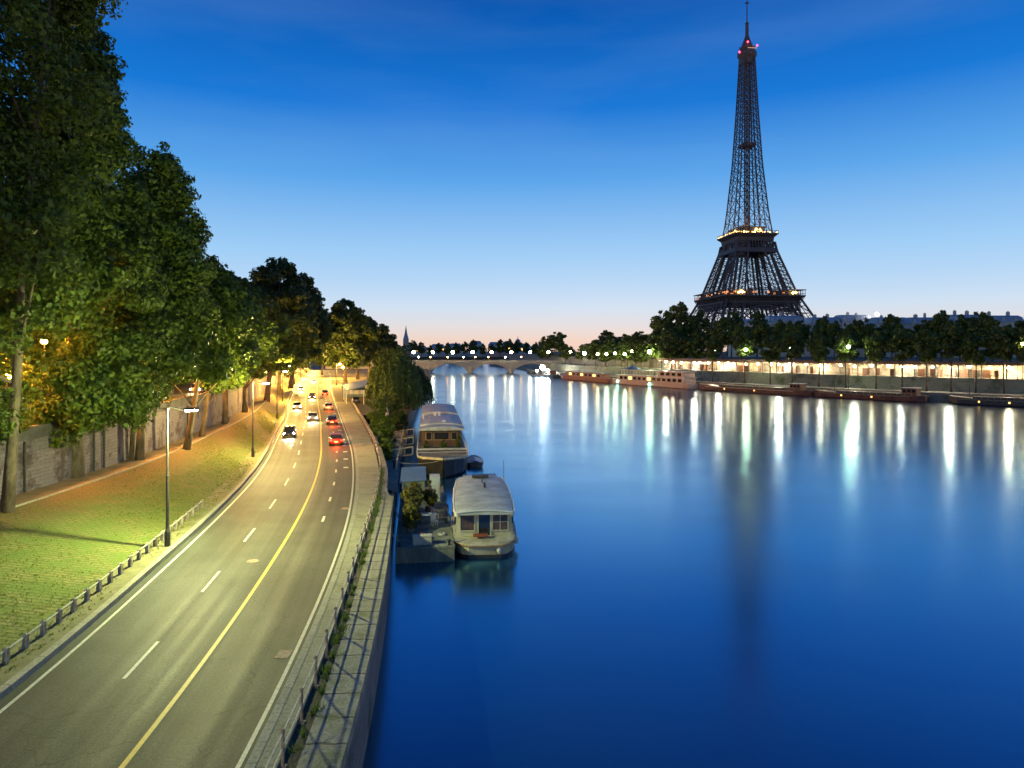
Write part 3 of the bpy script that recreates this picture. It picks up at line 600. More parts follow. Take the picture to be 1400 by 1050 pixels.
# ------------------------------------------------------------------ railing and post fence
rt = thing('railing', 'grey tubular railing with rusty posts along the pavement edge', 'railing', (0, 0, 0))
y = 15.0; tops = []; k = 0
while y < 155:
    x = RAILX(y); tops.append((x, y))
    p = MB(); p.tube([(x, y, -.05), (x, y, 1.02)], .052, 8); p.ball((x, y, 1.05), .07, 8, 5); p.box((x, y, .0), (.2, .2, .05)); obj('post', p, M['rust'], rt); k += 1
    x2 = x
    y += 2.35 if y < 60 else 3.2
for zz in (.98, .55):
    m_ = MB(); m_.tube([(RAILX(q), q, zz) for q in np.arange(15, 154, .8)], .028, 6); obj('rail', m_, M['rail'], rt)
fx = lambda y: LX(y) - 1.66
pf = thing('post_fence', 'low fence of stubby concrete posts with a pale top rail', 'fence', (0, 0, 0))
y = 17.0
while y < 53:
    x = fx(y); p = MB(); p.box((x, y, .3), (.17, .17, .66)); p.add([(x - .085, y - .085, .63), (x + .085, y - .085, .63), (x + .085, y + .085, .63), (x - .085, y + .085, .63), (x, y, .7)], [(0, 1, 4), (1, 2, 4), (2, 3, 4), (3, 0, 4)]); obj('post', p, M['conc_post'], pf); y += 1.3
m_ = MB(); m_.tube([(fx(q), q, .56) for q in np.arange(17, 52.6, .65)], .04, 6); obj('rail', m_, M['rail'], pf)

# ------------------------------------------------------------------ lamps
def street_lamp(loc, label, group, power, c, bulb='lampgreen', h=8.45, arm=1.5, rz=0):
    t = thing('street_lamp', label, 'street lamp', loc, rz, group)
    p = MB(); p.lathe([(.17, 0), (.17, .9), (.13, 1.0), (.1, 1.1), (.085, 4.2), (.1, 4.22), (.1, 4.32), (.07, 4.35), (.055, h)], n=10); obj('pole', p, M['steel_dark'], t, smooth=False)
    a = MB(); a.tube([(0, 0, h - .1), (.15, 0, h + .05), (.5, 0, h + .02), (arm - .5, 0, h - .12)], .035, 6); obj('arm', a, M['steel_dark'], t)
    hd = MB(); hd.loft([[(x, y_, z) for x, y_, z in ((q, -w_, h - .12 + zz), (q, w_, h - .12 + zz), (q, w_ * .6, h + .02 + zz), (q, -w_ * .6, h + .02 + zz))] for q, w_, zz in ((arm - .5, .06, -.02), (arm - .3, .14, 0), (arm + .25, .15, .04), (arm + .4, .08, .06))]); obj('lamp_head', hd, M['steel_dark'], t)
    g = MB(); g.loft([[(q, -w_, h - .13 + zz), (q, w_, h - .13 + zz), (q, w_ * .7, h - .21 + zz), (q, -w_ * .7, h - .21 + zz)] for q, w_, zz in ((arm - .38, .1, 0), (arm + .3, .12, .04))]); obj('diffuser', g, M[bulb], t)
    pl('lamp_light', (arm, 0, h - .45), power, c, t, .12)
    return t
GL = 'tall street lamps on the verge beside the road'
YG = (.92, .98, .4); YL = (1, .55, .11)
street_lamp((-21.1, 41.8, .05), 'tall dark street lamp by the post fence, nearest, white lit head', GL, 17000, YG)
street_lamp((LX(7) - 1.5, 7, .05), 'unseen street lamp added outside the left edge to light the near road', GL, 5500, YG)  # added lamp out of view, brightens the near road
street_lamp((LX(77) - 1.5, 77, .05), 'street lamp on the grass verge, second along the bending road', GL, 15000, (1, .8, .28), 'lampwarm')
street_lamp((LX(121) - 1.5, 121, .05), 'street lamp on the verge, third, just left of the road bend', GL, 20000, (1, .62, .14), 'lampwarm')
street_lamp((LX(163) - 1.5, 163, .05), 'street lamp on the verge, fourth, before the bright bend', GL, 36000, YL, 'lampwarm')
street_lamp((LX(210) - 1.5, 210, .05), 'farthest visible street lamp on the road verge', GL, 60000, YL, 'lampwarm')
street_lamp((RX(240) + 2, 240, 0), 'street lamp right of the far road beside the blue shed', GL, 60000, YL, 'lampwarm', 7.5, 1.2, 0)
street_lamp((RX(300) + 2, 300, 0), 'street lamp at the far end where the road vanishes', GL, 80000, YL, 'lampwarm', 8.5, 1.2, 3.1)
for y, pw, lb in ((256, 60000, 'street lamp on the left verge of the distant road bend'), (305, 75000, 'street lamp on the left verge beyond the road bend'), (360, 90000, 'last but one street lamp where the road meets the trees'), (420, 100000, 'last street lamp at the vanishing end of the road')):
    street_lamp((LX(y) - 1.5, y, .05), lb, GL, pw, (1, .56, .12), 'lampwarm')
def lantern(loc, label, group, power, c, h=5, bulb='sodium', r=.24, name='lamp_post'):
    t = thing(name, label, 'lamp post', loc, 0, group)
    p = MB(); p.lathe([(.13, 0), (.13, .5), (.07, .7), (.055, h - .3), (.1, h - .2)], n=8); obj('pole', p, M['steel_dark'], t)
    g = MB(); g.ball((0, 0, h + .05), r, 10, 6); obj('globe', g, M[bulb], t)
    cp = MB(); cp.lathe([(r * .75, h + .05 + r * .75), (r * .35, h + .1 + r * 1.1), (.02, h + .12 + r * 1.3)], n=8); obj('cap', cp, M['steel_dark'], t)
    return t
SO = (1, .42, .06); GU = 'sodium lamps along the upper street'
for i, (x, y, h, lb, pw) in enumerate([(-42.5, 62, 7.4, 'orange lamp glowing through the leaves at the left edge', 5500), (WX(51) - 1.2, 50.5, 4.6, 'orange lamp just above the wall between the leaning trunk and the thick trunk', 4500), (WX(76) - 1.6, 76, 6.3, 'orange lamp behind the wall right of the big crown', 4500), (WX(70) - 1.1, 70.2, 4.4, 'low orange lamp above the wall just right of the forked trunk', 4500), (WX(61) - 1.1, 61.2, 4.4, 'low orange lamp above the wall between the thick trunk and the forked trunk', 4500), (WX(100) - 1.4, 100, 4.6, 'low orange lamp above the wall behind the thin bent trunk', 5500), (WX(88) - 1.2, 89, 4.4, 'low orange lamp above the wall between the bent trunk and the straight trunk', 4500), (WX(118) - 1.2, 118, 5, 'low orange lamp above the wall left of the third street lamp', 5500), (WX(150) - 2, 150, 6, 'orange lamp on the upper street behind the leaning tree', 7000), (WX(200) - 2, 200, 9, 'high orange lamp above the upper street bend', 12000), (WX(250) - 2, 250, 9, 'distant orange lamp on the upper street under the amber trees', 18000), (WX(310) - 2, 310, 9, 'farthest orange lamp on the upper street', 24000), (-48, 47, 7, 'orange lamp hidden low in the leftmost leaves', 6000), (WX(88) - 8, 88, 7, 'orange lamp across the upper street behind the forked tree', 7500)]):
    lantern((x, y, US), lb, GU, pw, SO, h, 'sodium' if y < 140 else 'sodium_far')

for y, dx, lb in ((272, 5, 'amber lamp among the dark trees right of the far road'), (305, 7, 'second amber lamp among the trees right of the far road'), (345, 8, 'third amber lamp among the trees right of the far road')):
    lantern((RX(y) + dx, y, 0), lb, 'amber lamps under the far riverside trees', 1, SO, 5.5, 'sodium_far', .3)
# ------------------------------------------------------------------ cars
def make_car(label, paint, group, loc, rz, lights=True):
    t = thing('car', label, 'car', loc, rz, group)      # +y is the front
    # body: cross sections from tail to nose  (y, half width, z bottom, z belt)
    secs = [(-2.1, .66, .42, .78), (-2.0, .8, .3, .92), (-1.3, .86, .24, .96), (0, .88, .22, .95), (1.1, .86, .24, .9), (1.8, .8, .28, .78), (2.08, .62, .38, .66)]
    b = MB(); b.loft([[(-w_, y, z0 + .1), (-w_ * .9, y, z0), (w_ * .9, y, z0), (w_, y, z0 + .1), (w_, y, z0 + (z1 - z0) * .7), (w_ * .9, y, z1), (-w_ * .9, y, z1), (-w_, y, z0 + (z1 - z0) * .7)] for y, w_, z0, z1 in secs]); body = obj('body', b, paint, t, smooth=True)
    c = MB(); c.loft([[(-w_, y, z0), (w_, y, z0), (w_ * .86, y + dy, z1), (-w_ * .86, y + dy, z1)] for y, w_, z0, z1, dy in ((-1.75, .7, .9, .93, 0), (-1.15, .76, .9, 1.36, 0), (-.2, .78, .9, 1.43, 0), (.45, .77, .9, 1.36, 0), (1.2, .7, .86, .88, 0))]); obj('window', c, M['glass'], t)
    r_ = MB(); r_.loft([[(-.66, y, z), (.66, y, z), (.62, y, z + .04), (-.62, y, z + .04)] for y, z in ((-1.1, 1.36), (-.2, 1.425), (.42, 1.36))]); obj('roof', r_, paint, t)
    for sx_ in (-1, 1):
        for y in (-1.28, 1.28):
            wv = MB(); wv.tube([(sx_ * .66, y, .31), (sx_ * .87, y, .31)], .31, 14); wh = obj('wheel', wv, M['rubber'], t)
            rm = MB(); rm.tube([(sx_ * .86, y, .31), (sx_ * .885, y, .31)], .19, 10); obj('rim', rm, M['alloy'], wh)
        hl = MB(); hl.box((sx_ * .6, 2.0, .62), (.26, .12, .14)); obj('headlight', hl, M['head'] if lights else M['alloy'], t)
        tl = MB(); tl.box((sx_ * .64, -2.06, .74), (.24, .1, .16)); obj('taillight', tl, M['tail'] if lights else M['red'], t)
    pb = MB(); pb.box((0, -2.12, .55), (.5, .03, .11)); obj('number_plate', pb, M['paint_white'], t)
    if lights:
        pl('beam', (0, 2.25, .65), 2600, (1, .74, .34), t, .25, 110, (R_(82), 0, 0))
        pl('tail_glow', (0, -2.35, .72), 420, (1, .05, .01), t, .25)
    return t
CP = [mat('car_paint_dark', (.02, .022, .03), .25), mat('car_paint_silver', (.3, .31, .32), .3, metal=.4), mat('car_paint_red', (.22, .02, .015), .3), mat('car_paint_white', (.6, .6, .57), .3)]
GC = 'cars driving on the riverside road'
def heading(fx, y): return math.atan2(-(fx(y + 1) - fx(y - 1)), 2)
cars = [(.18, 96, True, 0, 'dark oncoming car with bright headlights in the far left lane, nearest'), (.48, 118, True, 1, 'silver oncoming car with lit headlights, second from the near end'), (.19, 142, True, 3, 'white oncoming car with lit headlights before the bend'), (.5, 172, True, 0, 'dark oncoming car with lit headlights in the bend'), (.2, 205, True, 1, 'silver oncoming car with lit headlights past the bend'), (.5, 255, True, 3, 'farthest oncoming car with lit headlights'), (.8, 88, False, 2, 'red car driving away on the right lane, nearest to the boats'), (.8, 112, False, 0, 'dark car driving away on the right lane, red tail lights lit'), (.8, 140, False, 1, 'silver car driving away near the bend, red tail lights lit'), (.8, 185, False, 0, 'far dark car driving away beyond the shed')]
for k, y, onc, p, lb in cars:
    f_ = lane(k); make_car(lb, CP[p], GC, (f_(y), y, .0), heading(f_, y) + (math.pi if onc else 0))
for i, y in enumerate((108, 130, 160, 200)):
    f_ = lambda q: WX(q) - 5
    make_car(['white car with lit headlights on the upper street behind the wall', 'dark car with lit headlights on the upper street, second', 'car with lit headlights on the upper street behind the leaning tree', 'farthest car with lit headlights on the upper street'][i], CP[(i + 3) % 4], 'cars on the upper street', (f_(y), y, US), heading(f_, y) + math.pi)

# shed with a blue roof, parked car under it
sx0, sy0 = -35.5, 158
t = thing('shed', 'open shed with a slate blue roof and white posts by the road', 'shed', (sx0, sy0, 0), R_(16))
m_ = MB(); m_.loft([[(-3, y, 3.1), (3.2, y, 4.3), (3.2, y, 4.45), (-3, y, 3.25)] for y in (-4, 22)]); obj('roof', m_, M['slate_blue'], t)
m_ = MB(); m_.box((0, 22, 1.8), (6, .2, 3.5)); m_.box((3, 9, 1.8), (.2, 26, 3.6)); obj('wall', m_, M['slate_blue'], t)
for x, y in ((-2.9, -3.9), (3.0, -3.9), (-2.9, 4), (-2.9, 12), (.9, -3.9)):
    m_ = MB(); m_.box((x, y, 1.55), (.16, .16, 3.1)); obj('post', m_, M['paint_white'], t)
m_ = MB(); m_.box((-.9, -3.92, 2.75), (4.1, .1, .9)); obj('sign_board', m_, M['cream'], t)
make_car('dark blue car parked under the blue shed roof', mat('car_paint_blue', (.02, .05, .16), .3), 'parked cars', (sx0 - .9, sy0 + 1, -.02), R_(16), False)

# closed parasol on the lower quay
t = thing('parasol', 'closed pale parasol standing before the dark hedge', 'parasol', (-20.5, 112, -1.7))
obj('pole', MB().tube([(0, 0, 0), (0, 0, 4.6)], .05, 8), M['woodlight'], t); obj('canopy', MB().lathe([(.1, 2.0), (.42, 2.1), (.3, 3.2), (.04, 4.55)], n=9), M['grey_roof'], t)

# ------------------------------------------------------------------ boats on the left bank
def hull_mb(L, W, z0, z1, bow=.25, stern=.12, tum=.9, sheer=.3, n=14, rake=.8, sternw=.75):
    """hull along y from 0 (near end) to L (far end)"""
    rings = []
    for i in range(n + 1):
        t = i / n; y = L * t
        w_ = W / 2
        if t < stern: w_ *= sternw + (1 - sternw) * math.sin(t / stern * math.pi / 2)
        if t > 1 - bow: w_ *= max(.04, math.cos((t - 1 + bow) / bow * math.pi / 2) ** .7)
        zt = z1 + sheer * (max(0, t - .6) / .4) ** 2 + sheer * .4 * (max(0, .25 - t) / .25) ** 2
        rings.append([(-w_ * .55, y, z0), (-w_ * tum, y, z0 + (zt - z0) * .35), (-w_, y, zt), (w_, y, zt), (w_ * tum, y, z0 + (zt - z0) * .35), (w_ * .55, y, z0)])
    return MB().loft(rings)
# white cruiser, stern towards the camera
t = thing('houseboat', 'cream houseboat with rounded pale roof and windowed stern, nearest boat', 'houseboat', (-1.95, 49.6, WZ), R_(4.2))
h = MB()
rings = []
for y, w_, zt in ((-.2, 1.2, .95), (.1, 1.75, 1.02), (.7, 2.15, 1.05), (1.8, 2.35, 1.08), (5, 2.45, 1.1), (10, 2.45, 1.15), (15, 2.35, 1.3), (18, 1.9, 1.5), (20.5, 1.0, 1.75), (21.5, .15, 1.9)):
    rings.append([(-w_ * .6, y + (.35 if y < 1 else 0), -.6), (-w_ * .93, y + (.15 if y < 1 else 0), .12), (-w_, y, zt), (w_, y, zt), (w_ * .93, y + (.15 if y < 1 else 0), .12), (w_ * .6, y + (.35 if y < 1 else 0), -.6)])
h.loft(rings); hu = obj('hull', h, M['cream'], t, smooth=False, bevel=.04)
st = MB(); st.loft([[(-w_ * 1.012, y, .0), (-w_ * 1.02, y, .22), (w_ * 1.02, y, .22), (w_ * 1.012, y, .0)] for y, w_ in ((-.22, 1.12), (.1, 1.65), (.7, 2.03), (1.8, 2.24), (5, 2.33), (10, 2.33), (15, 2.24), (18, 1.8), (20.5, .95))], cap=True); obj('waterline_band', st, M['hull_black'], t)
ru = MB(); ru.tube([(-1.2, -.24, .9), (-1.8, .08, .96), (-2.2, .7, .99), (-2.4, 1.8, 1.02), (-2.5, 5, 1.04), (-2.5, 10, 1.08), (-2.4, 15, 1.2)], .06, 6); ru.tube([(-1.2, -.24, .9), (0, -.3, .88), (1.2, -.24, .9)], .06, 6); ru.tube([(1.2, -.24, .9), (1.8, .08, .96), (2.2, .7, .99), (2.4, 1.8, 1.02), (2.5, 5, 1.04), (2.5, 10, 1.08), (2.4, 15, 1.2)], .06, 6); obj('rub_rail', ru, M['woodlight'], t)
# cabin sides leaning in
cs = MB(); cs.loft([[(-w0, y, 1.0), (w0, y, 1.0), (w1, y, 2.95), (-w1, y, 2.95)] for y, w0, w1 in ((2.0, 2.15, 2.05), (8, 2.25, 2.15), (15.2, 2.1, 1.95))]); cab = obj('cabin', cs, M['cream'], t)
rf = MB(); rr_ = []
for y, w1, zz in ((1.25, 2.12, 3.0), (1.6, 2.28, 3.04), (5, 2.38, 3.1), (10, 2.38, 3.12), (14.5, 2.2, 3.08), (15.6, 1.9, 3.0)):
    rr_.append([(w1 * math.sin(a), y, zz - .12 + .32 * (math.cos(a) - .0) - (.25 if abs(a) > 1.4 else 0)) for a in np.linspace(-1.5, 1.5, 11)] + [(w1 * .9, y, zz - .2), (-w1 * .9, y, zz - .2)])
rf.loft(rr_); roof = obj('roof', rf, M['grey_roof'], t, smooth=False)
bd = MB(); 
for sgn in (-1, 1): bd.tube([(sgn * w1 * .98, y, zz + .02) for y, w1, zz in ((1.3, 2.12, 2.9), (1.6, 2.28, 2.96), (5, 2.4, 3.0), (10, 2.4, 3.02), (14.5, 2.22, 2.98), (15.6, 1.9, 2.9))], .07, 6)
bd.tube([(x, 1.22, 2.93 + .2 * math.cos(x / 2.1 * 1.4)) for x in np.linspace(-2.1, 2.1, 11)], .07, 6)
obj('roof_trim', bd, M['paint_white'], roof)
hv = MB(); hv.box((0, 13.6, 3.42), (1.5, .9, .18)); hv.box((.25, 9, 3.5), (.16, .5, .35)); hv.tube([(.1, 11, 3.3), (.1, 11, 4.2)], .04, 6); obj('roof_hatch', hv, M['steel_dark'], roof)
# stern bulkhead windows and door
for x, w_, nm in ((-1.28, 1.1, 'window'), (1.2, 1.2, 'window'), (0, .95, 'door')):
    z0, z1 = (1.45, 2.65) if nm == 'window' else (1.05, 2.75)
    g = MB(); g.box((x, 1.97, (z0 + z1) / 2), (w_, .05, z1 - z0)); gw = obj(nm, g, M['glass_brown'] if nm == 'window' else M['glass'], t)
    fr = MB()
    for xx in (x - w_ / 2, x + w_ / 2): fr.box((xx, 1.94, (z0 + z1) / 2), (.09, .1, z1 - z0 + .09))
    for q in (z0, z1): fr.box((x, 1.945, q), (w_ - .09, .09, .09))
    if x > 1: fr.box((x, 1.945, (z0 + z1) / 2), (.05, .07, z1 - z0 - .09)); fr.box((x, 1.95, 2.1), (w_ - .09, .06, .05))
    obj('frame', fr, M['cream'], gw)
for sgn in (-1, 1):
    for k in range(5):
        g = MB(); y = 3.6 + 2.3 * k; xw = sgn * 2.2; g.box((xw, y, 2.1), (.14, 1.3, .75), 0, -sgn * .04); obj('side_window', g, M['glass'], t)
bn = MB(); bn.box((-.3, 1.2, 1.3), (1.1, .45, .18)); obj('bench', bn, mat('terracotta_cushion', (.3, .07, .03), .8, (.22, .05, .03), 6, 4), t, bevel=.05)
for p_, r_ in (((2.42, 2.2, .6), .2), ((1.0, -.32, .55), .16)): obj('fender', MB().ball(p_, r_, 8, 6, 1.4), M['paint_white'], t)
aw = MB(); aw.loft([[(-1.6, y, 2.5), (1.7, y, 2.6), (1.7, y, 2.66), (-1.6, y, 2.56)] for y in (16.2, 19.2)]); obj('awning', aw, M['blue_tarp'], t)
for x, y in ((-1.5, 16.3), (1.6, 16.3), (-.9, 19.1), (1.0, 19.1)): obj('awning_post', MB().tube([(x, y, 1.2), (x, y, 2.55)], .04, 6), M['steel_dark'], t)
ms = MB(); ms.tube([(2.3, 15.5, 1.2), (2.3, 15.5, 4.6)], .025, 5); obj('antenna', ms, M['steel_dark'], t)
# pontoon with sheds and pots
PR = R_(8)
def PT(x, y, z):
    v = Matrix.Rotation(PR, 4, 'Z') @ Vector((x + 6.2, y - 48.2, 0)); return (v.x - 6.15, v.y + 48.4, z)
pt = thing('pontoon', 'flat green-grey pontoon moored against the quay wall', 'pontoon', (-6.15, 48.4, WZ), PR)
m_ = MB(); m_.box((0, 11, .2), (4.2, 22, 1.5)); obj('float', m_, M['hull_grey'], pt, bevel=.06)
m_ = MB(); m_.box((0, 11, .98), (4.24, 22.04, .07)); obj('deck', m_, M['deck'], pt)
m_ = MB()
for sgn in (-1, 1): m_.box((sgn * 2.06, 11, 1.06), (.12, 22, .1))
m_.box((0, .04, 1.06), (4.0, .12, .1)); obj('edge_rail', m_, M['hull_grey'], pt)
for x, y in ((1.7, .6), (1.8, 7), (-1.8, .7)): obj('bollard', MB().lathe([(.1, 1.0), (.09, 1.3), (.14, 1.32), (.14, 1.4)], (x, y, 0), 8), M['steel_dark'], pt)
pz = WZ + 1.02
cb = thing('deck_shed', 'grey shed with a sloping blue-grey sheet roof on the pontoon', 'shed', PT(-7.1, 63.6, pz), PR)
obj('wall', MB().box((0, 2.3, .95), (2.1, 4.6, 1.9)), M['hull_grey'], cb)
obj('roof', MB().loft([[(-1.2, y, z), (1.2, y, z + .1), (1.2, y, z + .17), (-1.2, y, z + .07)] for y, z in ((-.3, 1.85), (5, 2.25))]), M['slate_blue'], cb)
obj('door', MB().box((.2, -.03, .85), (.8, .05, 1.6)), M['deck'], cb)
lk = thing('locker', 'upright pale grey locker beside the pontoon shed', 'locker', PT(-5.1, 63.2, pz), PR)
obj('cabinet', MB().box((0, .8, 1.15), (.95, 1.6, 2.3)), M['grey_roof'], lk, bevel=.03); obj('door', MB().box((0, -.02, 1.1), (.8, .04, 2.0)), M['grey_roof'], lk)
cr_ = thing('crate', 'pale cream box at the near end of the pontoon', 'crate', PT(-6.4, 49.0, pz), PR); obj('box', MB().box((0, .3, .3), (1.35, .7, .6)), M['cream'], cr_, bevel=.02); obj('lid', MB().box((0, .3, .63), (1.42, .76, .06)), M['cream'], cr_)
bk = thing('flower_pot', 'small red pot behind the cream box', 'pot', PT(-6.55, 51.0, pz), PR); obj('pot', MB().lathe([(.17, 0), (.24, .4), (.2, .4)], n=10), M['red'], bk)
tb = thing('deck_table', 'small pale table among the pontoon plants', 'table', PT(-6.1, 55.4, pz), PR); obj('top', MB().box((0, 0, .7), (1.1, .8, .06)), M['grey_roof'], tb)
for a, b in ((-.45, -.3), (.45, -.3), (-.45, .3), (.45, .3)): obj('leg', MB().box((a, b, .34), (.06, .06, .67)), M['steel_dark'], tb)
for i, (x, y, H, Rr, lb) in enumerate([(-7.3, 52.6, 2.3, .85, 'yellow-green potted bush nearest the cream box'), (-7.4, 55.2, 2.9, 1.15, 'large ochre potted bush by the quay wall'), (-7.0, 58.4, 2.8, 1.0, 'olive potted bush before the pontoon shed'), (-5.7, 59.6, 2.3, .8, 'small potted bush beside the locker')]):
    s_ = shrub('potted_bush', lb, PT(x, y, pz), [(.45, Rr * .5), (H * .5, Rr), (H * .8, Rr * .75), (H, .15)], 2600, .2, 60 + i, 'autumn', 'potted bushes on the pontoon', (.2, .45), 'potted plant')
    obj('pot', MB().lathe([(.28, 0), (.38, .5), (.33, .5)], n=10), M['concrete'], s_)
# big dark houseboat with brown cabin
t = thing('houseboat', 'dark houseboat with brown wooden cabin, planters and stepped pale roof', 'houseboat', (-8.1, 81, WZ), R_(7))
h = MB(); rings = []
for y, w_, zt in ((-1.0, .12, 2.3), (.2, 1.3, 2.2), (2, 2.5, 2.0), (4.5, 3.1, 1.8), (9, 3.3, 1.7), (30, 3.3, 1.7), (52, 3.2, 1.8), (58, 2.4, 1.9), (60, 1.2, 1.95)):
    rings.append([(-w_ * .6, y + (.9 if y < 3 else 0), -.6), (-w_ * .95, y + (.4 if y < 3 else 0), .2), (-w_, y, zt), (w_, y, zt), (w_ * .95, y + (.4 if y < 3 else 0), .2), (w_ * .6, y + (.9 if y < 3 else 0), -.6)])
h.loft(rings); obj('hull', h, M['hull_black'], t)
bw = MB()
for sgn in (-1, 1):
    pts = [(sgn * .1, -1.05, 2.35), (sgn * 1.3, .15, 2.25), (sgn * 2.5, 2, 2.06), (sgn * 3.12, 4.5, 1.86), (sgn * 3.3, 9, 1.76)]
    for a, b in zip(pts, pts[1:]): bw.bar(a, b, .16, .26)
obj('bulwark', bw, M['cream'], t)
rl = MB()
for sgn in (-1, 1):
    pts = [(sgn * 3.25, y, 2.75) for y in (6, 9, 14, 20, 26)]
    for a, b in zip(pts, pts[1:]): rl.bar(a, b, .05); rl.bar((a[0], a[1], 2.3), (b[0], b[1], 2.3), .04)
    for y in np.arange(6, 27, 1.6): rl.bar((sgn * 3.25, y, 1.7), (sgn * 3.25, y, 2.75), .05)
rl.bar((-3.3, 6.2, 2.5), (3.3, 6.2, 2.5), .1, .2); rl.bar((-3.3, 6.2, 2.1), (3.3, 6.2, 2.1), .06)
obj('railing', rl, M['grey_roof'], t)
ck = MB(); ck.prism([(-3.0, 5), (-2.4, 2.4), (-1.2, .6), (0, -.1), (1.2, .6), (2.4, 2.4), (3.0, 5), (3.1, 51), (-3.1, 51)], 1.69, 1.8); obj('deck', ck, M['deck'], t)
cbn = MB(); cbn.box((0, 14 + 16, 3.05), (5.5, 32, 2.5)); cab2 = obj('cabin', cbn, M['wood'], t)
for x, w_ in ((-1.75, .8), (0, 2.1), (1.75, .8)):
    g = MB(); g.box((x, 13.97, 3.2), (w_, .06, 1.05)); gw = obj('window', g, M['glass'], t); fr = MB()
    for xx in (x - w_ / 2, x + w_ / 2): fr.box((xx, 13.94, 3.2), (.12, .1, 1.17))
    for q in (2.68, 3.72): fr.box((x, 13.945, q), (w_ - .12, .09, .12))
    obj('frame', fr, M['woodlight'], gw)
for sgn in (-1, 1):
    for k in range(7): obj('side_window', MB().box((sgn * 2.76, 16.5 + 3.8 * k, 3.2), (.06, 1.6, .9)), M['glass'], t)
r1 = MB()
for y0, y1, zz, ex in ((12.6, 15.6, 4.32, .5), (15.6, 30, 4.55, .25), (30.05, 47, 4.85, 0)):
    wv = 2.95 + ex * .4
    r1.loft([[(-wv, y, zz - .2), (-wv, y, zz), (-wv * .5, y, zz + .28), (0, y, zz + .36), (wv * .5, y, zz + .28), (wv, y, zz), (wv, y, zz - .2)] for y in (y0, y1)])
rf2 = obj('roof', r1, M['grey_roof'], t)
for p_, q_ in (((.4, 17, 4.95), (.5, .4, .35)), ((-.8, 26, 5.15), (.4, .4, .5)), ((-.1, 26, 5.15), (.3, .4, .6)), ((-2.6, 24, 5.0), (.3, .5, .7))): obj('vent', MB().box(p_, q_), M['paint_white'], rf2, bevel=.03)
obj('sign_board', MB().box((0, 13.92, 4.02), (1.4, .06, .22)), M['cream'], t)
for i, (x, y, H) in enumerate(((-2.1, 11.6, 1.1), (.3, 11.8, 1.2), (2.3, 12, 1.7))):
    c_ = Matrix.Rotation(R_(7), 4, 'Z') @ Vector((x, y, 0)); shrub('planter_bush', ['green planter bush left of the brown cabin front', 'green planter bush in the middle of the brown cabin front', 'tall green planter bush right of the brown cabin front'][i], (-8.1 + c_.x, 81 + c_.y, WZ + 1.8), [(.1, .4), (H * .5, .55), (H, .1)], 700, .18, 70 + i, 'shrub', 'planters on the dark houseboat', (.15, .35), 'potted plant')
# tyres, ropes, chairs and clutter
for i, y in enumerate((50.5, 54, 58, 62, 66)):
    p = PT(-4.02, y, WZ + .62); mb = MB(); rr_ = []
    for k in range(12):
        a = 2 * math.pi * k / 12; rr_.append([(.0 + .1 * math.cos(b), (.3 + .1 * math.sin(b)) * math.cos(a), (.3 + .1 * math.sin(b)) * math.sin(a)) for b in [2 * math.pi * q / 6 for q in range(6)]])
    rr_.append(rr_[0]); mb.loft(rr_, False); tag(obj('tyre', mb, M['rubber'], loc=p), f'black tyre fender on the pontoon side, {ORD[i]} from its near end', 'tyre', 'tyre fenders on the pontoon').rotation_euler = (0, 0, PR)
def rope(p, q, sag, label):
    p, q = Vector(p), Vector(q); tag(obj('mooring_rope', MB().tube([p.lerp(q, t) - Vector((0, 0, sag * 4 * t * (1 - t))) for t in [i / 10 for i in range(11)]], .03, 5), M['rail']), label, 'rope', 'mooring ropes')
rope(PT(-4.5, 48.9, pz + .35), (-3.4, 50.4, WZ + 1.1), .15, 'pale rope from the pontoon corner to the cream houseboat stern')
rope(PT(-8.0, 48.9, pz + .35), (QX(46.5) - .2, 46.5, .06), .2, 'rope from the pontoon to the stone quay edge')
rope((-8.3, 80.6, WZ + 2.1), (QX(80) - .6, 80, -1.0), .3, 'rope from the dark bow to the mooring post on the lower quay')
for i, (x, y, a) in enumerate(((-5.4, 54.3, .5), (-5.3, 56.6, 2.2))):
    t = thing('deck_chair', ['white chair in front of the small pontoon table', 'white chair behind the small pontoon table'][i], 'chair', PT(x, y, pz), a, 'white chairs on the pontoon')
    obj('seat', MB().box((0, 0, .44), (.46, .46, .05)), M['paint_white'], t); obj('backrest', MB().box((0, .22, .72), (.46, .05, .5)), M['paint_white'], t)
    for u in (-.2, .2):
        for v in (-.2, .2): obj('leg', MB().box((u, v, .21), (.04, .04, .42)), M['paint_white'], t)
t = thing('gas_bottle', 'small blue gas bottle against the pontoon locker', 'gas bottle', PT(-4.45, 63.0, pz)); obj('bottle', MB().lathe([(.13, 0), (.15, .05), (.15, .5), (.06, .62), (.06, .7)], n=10), M['blue_paint'], t)
tag(obj('rope_coil', MB().lathe([(.28, 0), (.34, .06), (.28, .14), (.16, .14), (.12, .02)], n=14), M['rail'], loc=PT(-4.9, 51.5, pz)), 'coil of pale rope lying on the pontoon deck', 'rope coil')
t = thing('ladder', 'thin ladder leaning from the pontoon up to the quay coping', 'ladder', PT(-8.15, 56.5, pz))
lm_ = MB(); lm_.bar((0, -.2, 0), (-1.2, -.2, 2.6), .05); lm_.bar((0, .2, 0), (-1.2, .2, 2.6), .05); obj('side_rail', lm_, M['rail'], t)
for k in range(1, 8): obj('rung', MB().bar((-1.2 * k / 8, -.2, 2.6 * k / 8), (-1.2 * k / 8, .2, 2.6 * k / 8), .04), M['rail'], t)
